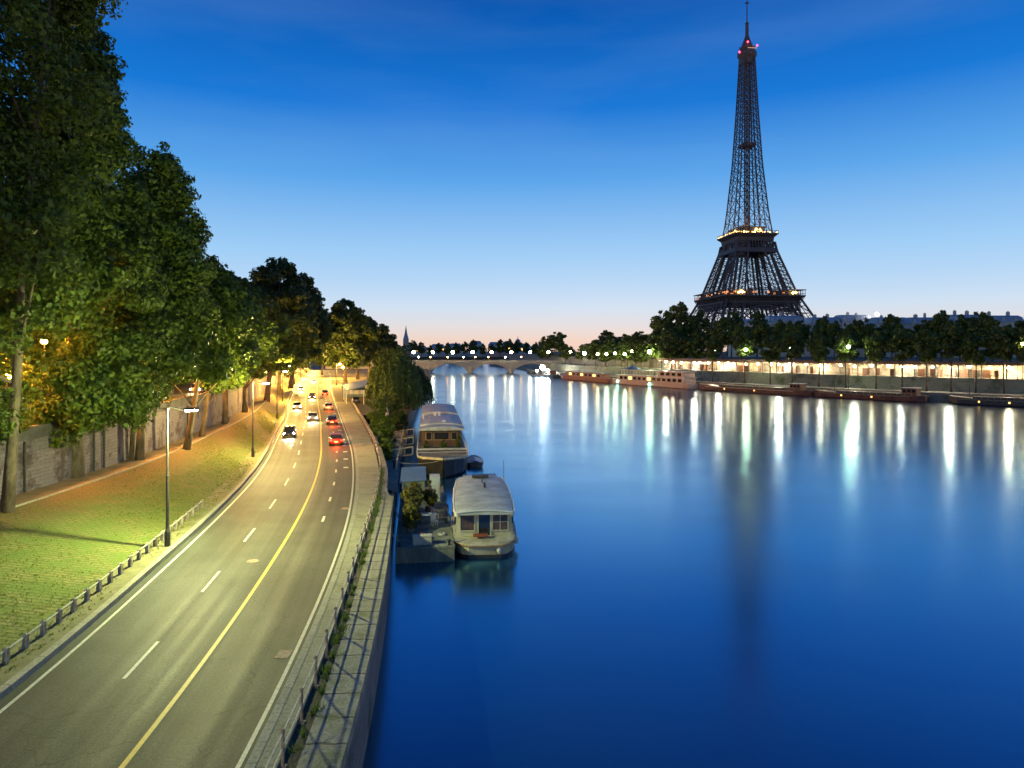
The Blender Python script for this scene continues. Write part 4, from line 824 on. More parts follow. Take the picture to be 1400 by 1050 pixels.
for i, (k, y) in enumerate(((.93, 27), (.94, 52), (.5, 39))):
    x = lane(k)(y); tag(obj('drain_cover', MB().box((0, 0, .006), (.55, .75, .012)) if i < 2 else MB().lathe([(.34, 0), (.34, .012), (.02, .013)], n=20), M['rust'], loc=(x, y, 0)), ['iron drain grate by the right edge of the near road', 'iron drain grate by the right road edge farther up', 'round iron manhole cover in the middle of the road'][i], 'drain cover')
# small boats
def small_boat(name, label, cat, loc, rz, L, W, mh, mc):
    t = thing(name, label, cat, loc, rz); obj('hull', hull_mb(L, W, -.3, .55, .45, .1, .85, .2), mh, t); obj('cover', MB().loft([[(-w_, y, .56), (0, y, .85), (w_, y, .56)] for y, w_ in ((.2, W * .36), (L * .3, W * .46), (L * .6, W * .42), (L * .92, W * .08))]), mc, t); return t
small_boat('dinghy', 'small boat under a blue cover between the two houseboats', 'boat', (-4.7, 88, WZ), R_(6), 6, 2.2, M['hull_black'], M['blue_paint'])
small_boat('dinghy', 'narrow blue covered boat in the gap by the lower quay', 'boat', (-11.6, 74, WZ), R_(8), 6, 1.3, M['blue_paint'], M['blue_paint'])
# gangways and ladders from the lower quay
for i, (y, lb) in enumerate([(87, 'white gangway to the dark houseboat, nearest of three'), (97, 'second white gangway to the dark houseboat'), (107, 'third white gangway to the dark houseboat near the parasol')]):
    x0, x1 = QX(y) - 1.6, QX(y) + 1.5; t = thing('gangway', lb, 'gangway', (x0, y, -1.65), 0, 'gangways to the houseboat')
    obj('plank', MB().bar((0, 0, .05), (x1 - x0, 0, .5), .8, .08), M['deck'], t); rr_ = MB()
    for s_ in (-.4, .4):
        rr_.bar((0, s_, 1.0), (x1 - x0, s_, 1.45), .05)
        for k in range(4): q = k / 3 * (x1 - x0); rr_.bar((q, s_, .05 + .45 * k / 3), (q, s_, 1.0 + .45 * k / 3), .04)
    obj('handrail', rr_, M['rail'], t)
t = thing('quay_rail', 'thin white rail along the lower quay edge by the gangways', 'railing', (0, 0, 0))
for y in np.arange(76, 122, 3.0): obj('post', MB().bar((QX(y) - .3, y, -1.7), (QX(y) - .3, y, -.7), .06), M['rail'], t)
rr_ = MB()
for zz in (-.75, -1.2): rr_.tube([(QX(y) - .3, y, zz) for y in np.arange(76, 121.1, 3)], .03, 5)
obj('rail', rr_, M['rail'], t)
for i, (y, lb) in enumerate([(63, 'iron mooring post on the lower quay beside the pontoon shed'), (80, 'iron mooring post on the lower quay beside the dark bow')]):
    t = tag(obj('mooring_post', MB().lathe([(.2, 0), (.16, .6), (.25, .65), (.25, .8), (.1, .9)], n=10), M['steel_dark'], loc=(QX(y) - .6, y, -1.7)), lb, 'bollard', 'mooring posts on the lower quay')

# ------------------------------------------------------------------ the tower
TX, TY, TZ = 220.4, 640, GR - 4.5
tw = thing('tower', 'tall dark iron lattice tower with red lamps on top, beyond the trees', 'tower', (TX, TY, TZ), R_(6))
zp = [(0, 60), (33, 45.5), (57, 34), (63, 31.5), (100, 19.8), (116, 17), (133, 14.6), (180, 10.3), (227, 7.6), (273, 5.4), (285, 5)]
def hw(z): return float(np.interp(z, [p[0] for p in zp], [p[1] for p in zp]))
def legw(z): return float(np.interp(z, [0, 57, 116, 133], [25, 15.5, 10.5, 9.0]))
for sx_ in (-1, 1):
    for sy_ in (-1, 1):
        mb = MB(); lv = [0, 14, 28, 42, 55] + list(np.linspace(62, 108, 7))
        def cor(z):
            o_ = hw(z); i_ = o_ - legw(z); return [Vector((sx_ * a, sy_ * b, z)) for a, b in ((o_, o_), (i_, o_), (i_, i_), (o_, i_))]
        for z0, z1 in zip(lv, lv[1:]):
            A, B = cor(z0), cor(z1)
            for k in range(4):
                k2 = (k + 1) % 4; mb.bar(A[k], B[k], 1.7 if k == 0 else 1.5); mb.bar(A[k], B[k2], .42); mb.bar(A[k2], B[k], .42); mb.bar(B[k], B[k2], .6)
                mA, mB_ = (A[k] + A[k2]) / 2, (B[k] + B[k2]) / 2; mb.bar(mA, mB_, .6); mb.bar((A[k] + B[k]) / 2, (A[k2] + B[k2]) / 2, .4)
        c0 = [sum(cor(z), Vector()) / 4 for z in (0, 60, 112)]
        for a, b in zip(c0, c0[1:]): mb.bar(a, b, 2.0)
        obj('leg', mb, M['iron'], tw)
ar = MB()
for f_ in range(4):
    rz = Matrix.Rotation(f_ * math.pi / 2, 4, 'Z'); pr = None
    for i in range(19):
        a = math.pi * i / 18; q = []
        for rr_ in (37, 34): z = 4 + rr_ * 1.05 * math.sin(a) + 6; q.append(rz @ Vector((rr_ * math.cos(a), -hw(min(z, 56)) + 1, z)))
        if pr:
            ar.bar(pr[0], q[0], .8); ar.bar(pr[1], q[1], .8); ar.bar(pr[0], q[1], .4); ar.bar(q[0], q[1], .4)
        pr = q
    for i in range(24):
        x0 = -30 + 60 * i / 24; y_ = -hw(50) + .5; ar.bar(rz @ Vector((x0, y_, 45)), rz @ Vector((x0 + 2.5, y_, 52)), .45); ar.bar(rz @ Vector((x0 + 2.5, y_, 45)), rz @ Vector((x0, y_, 52)), .45)
    for z in (45, 52): ar.bar(rz @ Vector((-31, -hw(50) + .5, z)), rz @ Vector((31, -hw(50) + .5, z)), .9)
obj('arch', ar, M['iron'], tw)
def plat(name, z0, z1, a0, a1, inner, win):
    mb = MB()
    def ring(a, z): return [Vector((x * a, y * a, z)) for x, y in ((-1, -1), (1, -1), (1, 1), (-1, 1))]
    mb.loft([ring(a0, z0), ring(a0 + (a1 - a0) * .3, z0 + (z1 - z0) * .5), ring(a1, z1), ring(a1, z1 + 1)])
    return mb
p1 = MB(); rings = [[Vector((x * a, y * a, z)) for x, y in ((-1, -1), (1, -1), (1, 1), (-1, 1))] for a, z in ((34.2, 50.5), (34.4, 53), (35.3, 55), (38, 57.2), (38, 58))]
p1.loft(rings)
for f_ in range(4):
    rz = Matrix.Rotation(f_ * math.pi / 2, 4, 'Z')
    for i in range(36): x = -37.5 + 75 * i / 35; p1.bar(rz @ Vector((x * .93, -34.6, 51)), rz @ Vector((x, -38.05, 57.4)), .35); 
    for i in range(19): x = -37.6 + 75.2 * i / 18; p1.bar(rz @ Vector((x, -37.6, 58)), rz @ Vector((x, -37.6, 62.4)), .35)
    p1.bar(rz @ Vector((-37.8, -37.6, 59.3)), rz @ Vector((37.8, -37.6, 59.3)), .3)
    p1.bar(rz @ Vector((-38.5, -36.3, 62.8)), rz @ Vector((38.5, -36.3, 62.8)), 4.5, .5)
fp = obj('first_platform', p1, M['iron'], tw)
pav = MB()
for f_ in range(4):
    rz = Matrix.Rotation(f_ * math.pi / 2, 4, 'Z')
    for x0, x1 in ((-30, -9), (9, 30)): 
        c = rz @ Vector(((x0 + x1) / 2, -29, 60.2)); obj('pavilion', MB().box(c, (x1 - x0, 8, 4.4), f_ * math.pi / 2), M['iron'], fp)
lit = MB(); rnd = random.Random(3)
for f_ in range(4):
    rz = Matrix.Rotation(f_ * math.pi / 2, 4, 'Z')
    for i in range(26):
        if rnd.random() < .42: x = -36 + 72 * i / 25; lit.box(rz @ Vector((x, -34.2, 60.2 + rnd.uniform(-.9, .9))), (rnd.uniform(.6, 2.6), 1.2, rnd.uniform(.5, 1.6)), f_ * math.pi / 2)
obj('lights', lit, M['golddim'], fp)
lit = MB()
for x, z in ((-24, 60.2), (-20, 60.5), (27, 60), (30, 60.5), (-22, 61.2)): lit.ball((x, -35.2, z), 1.1, 8, 5)
obj('lights', lit, M['goldhot'], fp)
p2 = MB(); p2.loft([[Vector((x * a, y * a, z)) for x, y in ((-1, -1), (1, -1), (1, 1), (-1, 1))] for a, z in ((17.6, 109), (18.2, 112.5), (21, 115), (21, 116))])
p2.loft([[Vector((x * a, y * a, z)) for x, y in ((-1, -1), (1, -1), (1, 1), (-1, 1))] for a, z in ((12, 116), (12, 121.5), (13.5, 122), (13.5, 122.6))])
p2.loft([[Vector((x * a, y * a, z)) for x, y in ((-1, -1), (1, -1), (1, 1), (-1, 1))] for a, z in ((21.0, 98.5), (20.2, 102.5))])
for f_ in range(4):
    rz = Matrix.Rotation(f_ * math.pi / 2, 4, 'Z')
    for i in range(13): x = -17 + 34 * i / 12; p2.bar(rz @ Vector((x, -18, 102.5)), rz @ Vector((x, -18, 109)), .6); 
    for i in range(12): x = -17 + 34 * i / 12; p2.bar(rz @ Vector((x, -18, 102.5)), rz @ Vector((x + 2.8, -18, 109)), .4)
    for i in range(15): x = -20.6 + 41.2 * i / 14; p2.bar(rz @ Vector((x, -20.7, 116)), rz @ Vector((x, -20.7, 118)), .25)
    p2.bar(rz @ Vector((-20.8, -20.7, 118)), rz @ Vector((20.8, -20.7, 118)), .3)
sp = obj('second_platform', p2, M['iron'], tw)
MB_hot = lambda c, r: obj('light', MB().ball(c, r, 8, 5), M['goldhot'], sp)
lit = MB()
for f_ in range(4):
    rz = Matrix.Rotation(f_ * math.pi / 2, 4, 'Z')
    for i in range(24):
        if rnd.random() < .6: lit.box(rz @ Vector((-20 + 40 * i / 23, -20, 116.6 + rnd.uniform(-.2, .6))), (rnd.uniform(.5, 1.1), .6, rnd.uniform(.3, .9)), f_ * math.pi / 2)
    for i in range(9): MB_hot(rz @ Vector((-9 + 18 * i / 8 + rnd.uniform(-2, 2), -13, 118 + rnd.uniform(-.8, 2.6))), rnd.uniform(.4, 1.1))
obj('lights', lit, M['gold'], sp)
sh = MB(); lv = [116.2]
while lv[-1] < 274: lv.append(lv[-1] + max(4.2, hw(lv[-1]) * .72))
lv[-1] = 275
for z0, z1 in zip(lv, lv[1:]):
    for f_ in range(4):
        rz = Matrix.Rotation(f_ * math.pi / 2, 4, 'Z'); a0, a1 = hw(z0), hw(z1)
        P0 = [rz @ Vector((x * a0, -a0, z0)) for x in (-1, -.38, .38, 1)]; P1 = [rz @ Vector((x * a1, -a1, z1)) for x in (-1, -.38, .38, 1)]
        sh.bar(P0[0], P1[0], .9)
        sh.bar(P0[1], P1[1], .6); sh.bar(P0[2], P1[2], .6)
        for k in range(3): sh.bar(P0[k], P1[k + 1], .34); sh.bar(P0[k + 1], P1[k], .34)
        sh.bar(P1[0], P1[3], .45)

for x, y in ((-1.7, -1.7), (1.7, -1.7), (1.7, 1.7), (-1.7, 1.7)): sh.bar((x, y, 117), (x, y, 274), .9)
for i in range(26):
    z = 118 + 6 * i
    for a, b in (((-1.7, -1.7), (1.7, 1.7)), ((1.7, -1.7), (-1.7, 1.7))): sh.bar((*a, z), (*b, z + 6), .6)

obj('upper_shaft', sh, M['iron'], tw)
mp_ = MB(); mp_.loft([[Vector((x * a, y * a, z)) for x, y in ((-1, -1), (1, -1), (1, 1), (-1, 1))] for a, z in ((6.0, 195.5), (6.3, 197), (6.3, 198.2))]); obj('middle_platform', mp_, M['iron'], tw)
sm = MB(); sm.loft([[(a * math.cos(t), a * math.sin(t), z) for t in [math.pi / 8 + k * math.pi / 4 for k in range(8)]] for a, z in ((5.8, 270), (7, 274), (8.9, 277), (8.9, 280.5), (8.2, 281), (6.6, 281.2), (6.4, 285.5), (4.6, 287), (3.4, 291), (2.6, 293), (1.6, 296), (1.5, 306), (1.9, 306.2), (1.7, 307), (.55, 308), (.45, 322), (.3, 328))])
sm.box((0, 0, 325), (4.5, .4, .8)); sm.box((0, 0, 325), (.4, 4.5, .8))
for k in range(14): a = 2 * math.pi * k / 14; sm.bar((7.4 * math.cos(a), 7.4 * math.sin(a), 281), (7.4 * math.cos(a), 7.4 * math.sin(a), 284.5 + (k % 3) * 1.3), .3)
su = obj('summit', sm, M['iron'], tw)
rl_ = MB()
for x, y, z in ((-8.8, -3, 279.5), (-2.6, -7.4, 287), (8.4, -3.5, 286), (8.2, 4, 281)): rl_.ball((x, y, z), .85, 8, 5)
obj('warning_lamp', rl_, M['redlamp'], su)
obj('lit_gallery', MB().box((1.5, -8.35, 281.5), (9, .4, .35)), M['goldfaint'], su)
obj('lights', MB().box((0, 0, 197), (4, 12.9, .8)).box((0, 0, 197), (12.9, 4, .8)), mat('faint_red_paint', (.3, .1, .05), .6), tw)

def stretch(o):
    if o.type == 'MESH':
        for v in o.data.vertices:
            if v.co.z > 116: v.co.z = 116 + (v.co.z - 116) * 1.046
    for c in o.children: stretch(c)
stretch(tw)
tw.scale = (.98, .98, 1)
pl('deck_glow', (0, 0, 126), 15000, (1, .5, .15), tw, 6)
# ------------------------------------------------------------------ far bank: gallery, trees, lamps, boats, buildings
M['galwall'] = mat('gallery_wall', (.45, .4, .3), .8, (.14, .12, .09), .35, 5)
gal = thing('lit_gallery', 'long covered gallery with bright light under its roof on the far bank', 'gallery', (0, 0, 0))
S0, S1 = 30, bank_at(905, 20)
def bstrip_mb(d0, d1, z0, z1, s0, s1, step=4):
    rings = []
    for s in np.arange(s0, s1 + .1, step):
        a = bank(s, d0); b = bank(s, d1); rings.append([(a[0], a[1], z0), (b[0], b[1], z0), (b[0], b[1], z1), (a[0], a[1], z1)])
    return MB().loft(rings)
obj('roof', bstrip_mb(16.9, 26.1, GR, GR + .35, S0, S1), M['wallcap'], gal)
obj('fascia', bstrip_mb(16.7, 16.88, GR - .5, GR + .5, S0, S1), M['rust'], gal)
obj('back_wall', bstrip_mb(25.6, 26.1, GF + .02, GR - .02, S0, S1), M['galwall'], gal)
rfm = MB(); psm = MB()
for i, s in enumerate(np.arange(S0, S1, 1.6)):
    a = bank(s, 17.1); b = bank(s + 1.0, 25.4); rfm.bar((a[0], a[1], GR - .7), (b[0], b[1], GR - .2), .28, .35)
    if i % 4 == 0: a = bank(s, 17.6); obj('column', MB().bar((a[0], a[1], GF), (a[0], a[1], GR - .02), .3), M['steel_dark'], gal)
obj('rafter', rfm, M['rust'], gal)
lm = MB()
rnd = random.Random(11)
for i, s in enumerate(np.arange(S0 + 2, S1, 5.2)):
    a = bank(s, 21 + rnd.uniform(-2, 2)); obj('lamp', MB().ball((a[0], a[1], GR - 1.15 + rnd.uniform(-.3, .1)), rnd.choice((.3, .38, .5)), 8, 5), M['gallery'], gal)
    if i % 3 == 0:
        pl('gallery_light', (a[0], a[1], GR - 1.8), rnd.uniform(3500, 9500), rnd.choice([(1, .86, .58), (1, .92, .72), (1, .74, .4)]), gal, .4)
# signs / panels on the back wall so it is not a bare band
for s in np.arange(S0, S1, 3.1):
    if rnd.random() < .7: a = bank(s, rnd.uniform(20, 25.3)); obj('panel', MB().box((a[0], a[1], GF + 1.2), (rnd.uniform(.2, .8), rnd.uniform(.6, 2.2), 2.4), a[2] - math.pi / 2), M['wood'], gal)
# fence on top of the bank wall
ft = thing('bank_fence', 'thin dark fence along the top of the far embankment wall', 'fence', (0, 0, 0)); 
for s in np.arange(S0, 560, 5.8): a = bank(s, 17.0); obj('post', MB().bar((a[0], a[1], GF - .3), (a[0], a[1], GF + 1.0), .09), M['steel_dark'], ft)
fr_ = MB(); fr_.tube([(*bank(s, 17.0)[:2], GF + 1.0) for s in np.arange(S0, 558, 3)], .05, 5); obj('rail', fr_, M['steel_dark'], ft)
# trees
GT = 'trees along the far embankment'
va = [make_tree('bank_tree', 'x', (0, 0, -900), p, 5200, .85, 80 + i, 'leaf_far', .28, (.4 - .3 * i, .2), group=GT, br=(.9, 1.9), nlimb=8, nb=70) for i, p in enumerate(([(6.5, 2.5), (9, 5), (13, 6), (17, 4.6), (20.5, 1)], [(7, 3), (10, 5.6), (14, 5.4), (18, 3.6), (21, .8)], [(6, 2.8), (9, 5.2), (12.5, 5.6), (15.5, 4), (18, 1)]))]
vb = [make_tree('bank_tree', 'x', (0, 0, -900), p, 3600, .8, 86 + i, 'leaf_far', .24, (.3 - .3 * i, .2), group=GT, br=(.8, 1.7), nlimb=7, nb=55) for i, p in enumerate(([(10, 1.8), (12, 4), (14.5, 4.6), (17, 3.4), (19.5, .8)], [(9.4, 2), (11.5, 3.6), (14, 3.8), (16.5, 2.6), (18.4, .6)]))]
used = [False] * 5
def far_tree(i, loc, rz, label, k):
    j = i % 3 if i >= 0 else 3 + i % 2; v = (va + vb)[j]
    if not used[j]: used[j] = True; v.location = loc; v.rotation_euler = (0, 0, rz); v.scale = k if hasattr(k, '__len__') else (k,) * 3; v['label'] = label
    else: dup(v, loc, rz, label, GT, k)
rnd = random.Random(21)
fr1 = [975, 1018, 1052, 1084, 1120, 1157, 1196, 1232, 1268, 1300, 1335, 1372, 1405]
for i, px in enumerate(fr1):
    s = bank_at(px, 13.5); a = bank(s, 13.5 + rnd.uniform(-.5, .5)); far_tree(-1 - i, (a[0], a[1], LQ), rnd.uniform(0, 6), f'{ORD[i]} tree from the tower side in front of the lit gallery', rnd.uniform(.92, 1.06))
for i, px in enumerate(range(925, 1420, 24)):
    s = bank_at(px, 36); a = bank(s, 34 + rnd.uniform(-3, 6)); far_tree(i + 1, (a[0], a[1], GR), rnd.uniform(0, 6), f'{ORD[i]} tree from the left in the row behind the gallery roof', rnd.uniform(.66, .88) * (.95 if px > 1250 else 1))
for i, px in enumerate(range(735, 955, 11)):
    s = bank_at(px, 24); a = bank(s, 22 + rnd.uniform(-4, 8)); far_tree(i + 2, (a[0], a[1], GF - 1.5), rnd.uniform(0, 6), f'{ORD[i]} tree from the bridge on the far right bank', (lambda k: (k * 1.25, k * 1.25, k))(rnd.uniform(.72, .9) * (1.25 if px > 895 else 1) * (.85 if px < 800 else .95)))
for i, (px, y, k) in enumerate([(905, 330, 1.15), (928, 330, 1.3), (955, 335, 1.25), (1000, 360, 1.2), (1035, 350, 1.15), (1065, 350, 1.05), (1095, 345, .95), (1125, 340, 1.0), (745, 520, (1.2, 1.2, .95)), (760, 520, (1.5, 1.5, 1.05)), (830, 540, (1.7, 1.7, 1.1)), (852, 560, (1.8, 1.8, 1.1)), (876, 540, (1.7, 1.7, 1.1))]):
    far_tree(i, ((px - 700) / F * y, y, GR - (3 if y > 500 else 0)), rnd.uniform(0, 6), f'{ORD[i]} tall dark tree from the left rising behind the far bank rows', k)
# lamps of the far bank and bridge
GB = 'lamps along the far embankment'
li = 0
for px, py, y, bulb, r in [(780, 481, 395, 'lampwarm', .6), (799, 483, 372, 'lampwhite', .95), (817, 484, 360, 'lampwarm', .55), (829, 484, 350, 'lampgreen', .6), (841, 483, 342, 'lampgreen', .6), (848, 475, 360, 'lampgreen', .6), (854, 484, 335, 'lampgreen', .6), (864, 480, 330, 'lampwarm', .55), (888, 481, 312, 'lampgreen', .9), (977, 479, 282, 'quaylamp', .3), (1020, 478, 258, 'quaylamp', .52), (1080, 476, 250, 'quaylamp', .3), (1160, 474, 222, 'quaylamp', .5), (1253, 466, 215, 'quaylamp', .22), (1326, 484, 206, 'amber', .32), (1391, 461, 196, 'lampwarm', .5), (1398, 470, 190, 'lampwarm', .35)]:
    z = CAMZ - (py - HZ) / F * y; x = (px - 700) / F * y
    zb = LQ if bulb == 'quaylamp' and px > 1000 else GF
    lantern((x, y, zb), f'{ORD[li]} lamp from the left along the far right bank, {"orange" if bulb == "amber" else "pale green" if bulb in ("lampgreen", "quaylamp") else "white" if bulb == "lampwhite" else "warm yellow"} glow', GB, 3200 * r, {'amber': (1, .5, .1), 'lampgreen': (.7, 1, .4), 'quaylamp': (.7, 1, .4), 'lampwarm': (1, .8, .4), 'lampwhite': (1, .95, .7)}[bulb], z - zb - .05, bulb, r); li += 1
# bridge
BA, BB = Vector((-96, 462, 0)), Vector((40, 470, 0)); dv = (BB - BA); BL = dv.length; brz = math.atan2(dv.y, dv.x)
br = thing('bridge', 'low pale stone arch bridge crossing the river in the distance', 'bridge', (BA.x, BA.y, 0), brz)
DZ = 4.4
spans = [(10, 38), (41, 66), (69, 94), (97, 122)]
mb = MB(); pts_top = []; 
arc = MB()
for y0 in (0, 14):
    pass
for a, b in spans:
    n = 14; lo = []
    for i in range(n + 1): t = i / n; x = a + (b - a) * t; lo.append((x, WZ + .4 + (DZ - 1.4 - WZ) * math.sin(math.pi * t) ** .6))
    rings = [[(x, 0, z), (x, 14, z), (x, 14, DZ - .6), (x, 0, DZ - .6)] for x, z in lo]
    q = MB().loft(rings); obj('arch', q, M['stone'], br)
for x0, x1 in ((-30, 10), (38, 41), (66, 69), (94, 97), (122, 150)):
    q = MB(); q.box(((x0 + x1) / 2, 7, (WZ - 1 + DZ - .6) / 2), (x1 - x0, 14, DZ - .6 - WZ + 1)); 
    if x1 - x0 < 4: q.tube([((x0 + x1) / 2, -.4, WZ - 1), ((x0 + x1) / 2, -.4, 1)], 1.6, 10)
    obj('pier', q, M['stone'], br)
obj('deck', MB().box((60, 7, DZ - .2), (180, 15, .8)), M['stone'], br)
q = MB(); 
for y in (-.3, 14.3):
    q.box((60, y, DZ + 1.15), (180, .25, .16))
    for x in np.arange(-30, 150, 1.2): q.box((x, y, DZ + .65), (.28, .22, .9))
obj('parapet', q, M['stone'], br)
q = MB(); GBR = 'lamps standing on the bridge'
for i, px in enumerate((539, 566, 592, 619, 646, 672, 699, 725, 750)):
    y = 466.0; x = (px - 700) / F * y; lc = Matrix.Rotation(-brz, 4, 'Z') @ (Vector((x, y, 0)) - Vector((BA.x, BA.y, 0)))
    y += -lc.y + .6
    lantern((x, y, DZ + .2), f'{ORD[i]} white lamp from the left on the distant bridge', GBR, 2600, (1, .9, .55), 6.6, 'lampwhite', .95)
rnd = random.Random(8)
for i, x in enumerate((32, 40, 52, 63, 71, 80, 92, 103)):
    p = Matrix.Rotation(brz, 4, 'Z') @ Vector((x, 8, 0)) + Vector((BA.x, BA.y, DZ + .2)); lantern(tuple(p), f'{ORD[i]} small orange lamp from the left on the far side of the bridge', 'low lamps on the bridge', 0, SO, 3.2, 'amber' if i % 3 else 'lampwarm', .45)
# floodlight boats under the bridge end
fl = thing('floodlight', 'dazzling white floodlight on a mast at the landing stage by the bridge', 'floodlight', ((742 - 700) / F * 402, 402, WZ))
for x, y, h_, r_ in ((0, 0, 5.2, 1.5), (-3.5, 0, 3.4, .7), (3, 0, 3.6, .8), (6, .2, 2.6, .5)):
    obj('mast', MB().tube([(x, y, .1), (x, y, h_)], .12, 8), M['steel_dark'], fl); obj('lamp', MB().ball((x, y, h_), r_, 12, 8), M['flood'], fl)
obj('pontoon', MB().box((0, 3, .3), (14, 6, 1)), M['hull_black'], fl)
pl('flood_light', (0, -1.8, 5.2), 16000, (1, .97, .9), fl, 1.0)

def far_boat(label, px0, px1, d, kind, group='boats moored along the far bank'):
    s0, s1 = bank_at(px0, d), bank_at(px1, d); s0, s1 = min(s0, s1), max(s0, s1); L = s1 - s0
    a = bank(s0, d); b = bank(s1, d); rz = math.atan2(b[1] - a[1], b[0] - a[0]); L = math.hypot(b[0] - a[0], b[1] - a[1])
    t = thing('barge' if kind.startswith('barge') else 'river_boat', label, 'barge' if kind.startswith('barge') else 'boat', (a[0], a[1], WZ), rz - math.pi / 2, group)
    def bx(x, y0, y1, w_, z0, z1, m, nm, par=t, bev=0): return obj(nm, MB().box((x, (y0 + y1) / 2, (z0 + z1) / 2), (w_, y1 - y0, z1 - z0)), m, par, bevel=bev)
    if kind.startswith('barge'):
        obj('hull', hull_mb(L, 5.4, -.6, 1.7, .12, .1, .95, .7, 20, sternw=.6), M['hull_red'] if kind != 'barge_black' else M['hull_black'], t)
        obj('rub_rail', MB().box((-2.72, L * .5, 1.5), (.1, L * .78, .16)).box((2.72, L * .5, 1.5), (.1, L * .78, .16)), M['hull_pink'] if kind == 'barge_red' else M['hull_grey'], t)
        bx(0, L * .2, L * .76, 4.4, 1.7, 2.35, M['hull_black'], 'hatch_cover', bev=.1)
        wh = bx(0, L * .07, L * .07 + 4, 3.4, 1.7, 4.0, M['wood'], 'wheelhouse', bev=.05)
        bx(0, L * .07 - .3, L * .07 + 4.3, 3.8, 4.0, 4.15, M['grey_roof'], 'roof', wh)
        for sgn in (-1, 1):
            for k in range(3): obj('window', MB().box((sgn * 1.72, L * .07 + .75 + 1.25 * k, 3.2), (.06, .9, .8)), M['glass'], wh)
        obj('mast', MB().tube([(0, L * .8, 1.8), (0, L * .8, 5.6)], .08, 6).bar((0, L * .8, 2), (0, L * .6, 4.6), .1), M['steel_dark'], t)
        rl = MB()
        for sgn in (-1, 1):
            rl.bar((sgn * 2.6, L * .1, 2.5), (sgn * 2.6, L * .85, 2.6), .05)
            for k in range(14): y = L * (.1 + .75 * k / 13); rl.bar((sgn * 2.6, y, 1.6), (sgn * 2.6, y, 2.55), .05)
        obj('railing', rl, M['rail'], t)
        for k in range(6):
            obj('porthole', MB().tube([(-2.66, L * (.25 + .09 * k), 1.0), (-2.74, L * (.25 + .09 * k), 1.0)], .22, 8), M['gold'] if k in (2, 5) else M['glass'], t)
    elif kind == 'restaurant':
        obj('hull', hull_mb(L, 7, -.6, 1.9, .15, .08, .97, .5, 18, sternw=.75), M['hull_pink'], t)
        bx(0, L * .03, L * .86, 6.2, 1.9, 4.2, M['hull_pink'], 'lower_deck', bev=.05); bx(0, L * .02, L * .88, 6.7, 4.2, 4.42, M['paint_white'], 'deck_edge')
        bx(0, L * .04, L * .34, 5.6, 4.42, 6.6, M['hull_pink'], 'upper_deck', bev=.05); bx(0, L * .02, L * .8, 6.2, 6.6, 6.78, M['paint_white'], 'roof')
        for k in range(12): obj('post', MB().box((-2.9, L * (.36 + .04 * k), 5.5), (.12, .12, 2.2)), M['paint_white'], t); obj('post', MB().box((2.9, L * (.36 + .04 * k), 5.5), (.12, .12, 2.2)), M['paint_white'], t)
        for sgn in (-1, 1):
            for k in range(13): obj('window', MB().box((sgn * 3.12, L * (.08 + .06 * k), 3.15), (.08, L * .038, 1.2)), M['gold'] if k in (6, 10) else M['glass'], t)
            for k in range(4): obj('window', MB().box((sgn * 2.82, L * (.09 + .065 * k), 5.6), (.08, L * .04, 1.2)), M['glass'], t)
        obj('awning', MB().lathe([(3.6, 6.9), (1.5, 8.1), (.1, 8.7)], (0, L * .72, 0), 8), M['slate_blue'], t)
        gl = MB(); gl.ball((-3.6, L * .42, 1.0), .45, 8, 5); gl.ball((-3.6, L * .84, 1.4), .4, 8, 5); obj('lamp', gl, emit('teal_lamp', (.25, 1, .75), 45), t)
    else:
        obj('hull', hull_mb(L, 6, -.6, 1.9, .15, .1, .95, .5, 16), mat('terracotta_hull', (.3, .13, .08), .6, (.22, .1, .06), .6, 5), t)
        bx(0, L * .1, L * .8, 5, 1.9, 4.3, mat('terracotta_cabin', (.34, .16, .1), .6, (.27, .12, .08), .6, 5), 'cabin', bev=.05); bx(0, L * .08, L * .82, 5.5, 4.3, 4.5, M['slate_blue'], 'roof')
        for k in range(8): obj('window', MB().box((-2.52, L * (.15 + .08 * k), 3.2), (.08, L * .045, 1.1)), M['gold'] if k % 3 == 1 else M['glass'], t)
        obj('railing', MB().box((-2.6, L * .45, 5.4), (.06, L * .7, .08)).box((2.6, L * .45, 5.4), (.06, L * .7, .08)), M['rail'], t)
    return t
far_boat('pale pink two-deck restaurant boat with teal lamps at the far bank', 838, 948, 3.4, 'restaurant')
far_boat('terracotta cabin boat with lit windows left of the two-deck boat', 768, 836, 3.4, 'cabin')
far_boat('dark red barge with a pale stripe right of the two-deck boat', 955, 1110, 3.0, 'barge_red')
far_boat('long dark red barge in the middle of the far bank', 1112, 1268, 3.0, 'barge')
far_boat('black barge with a wheelhouse at the right edge of the picture', 1298, 1450, 2.6, 'barge_black')
far_boat('small dark barge moored by the floodlight near the bridge', 722, 760, 2.5, 'barge_black')

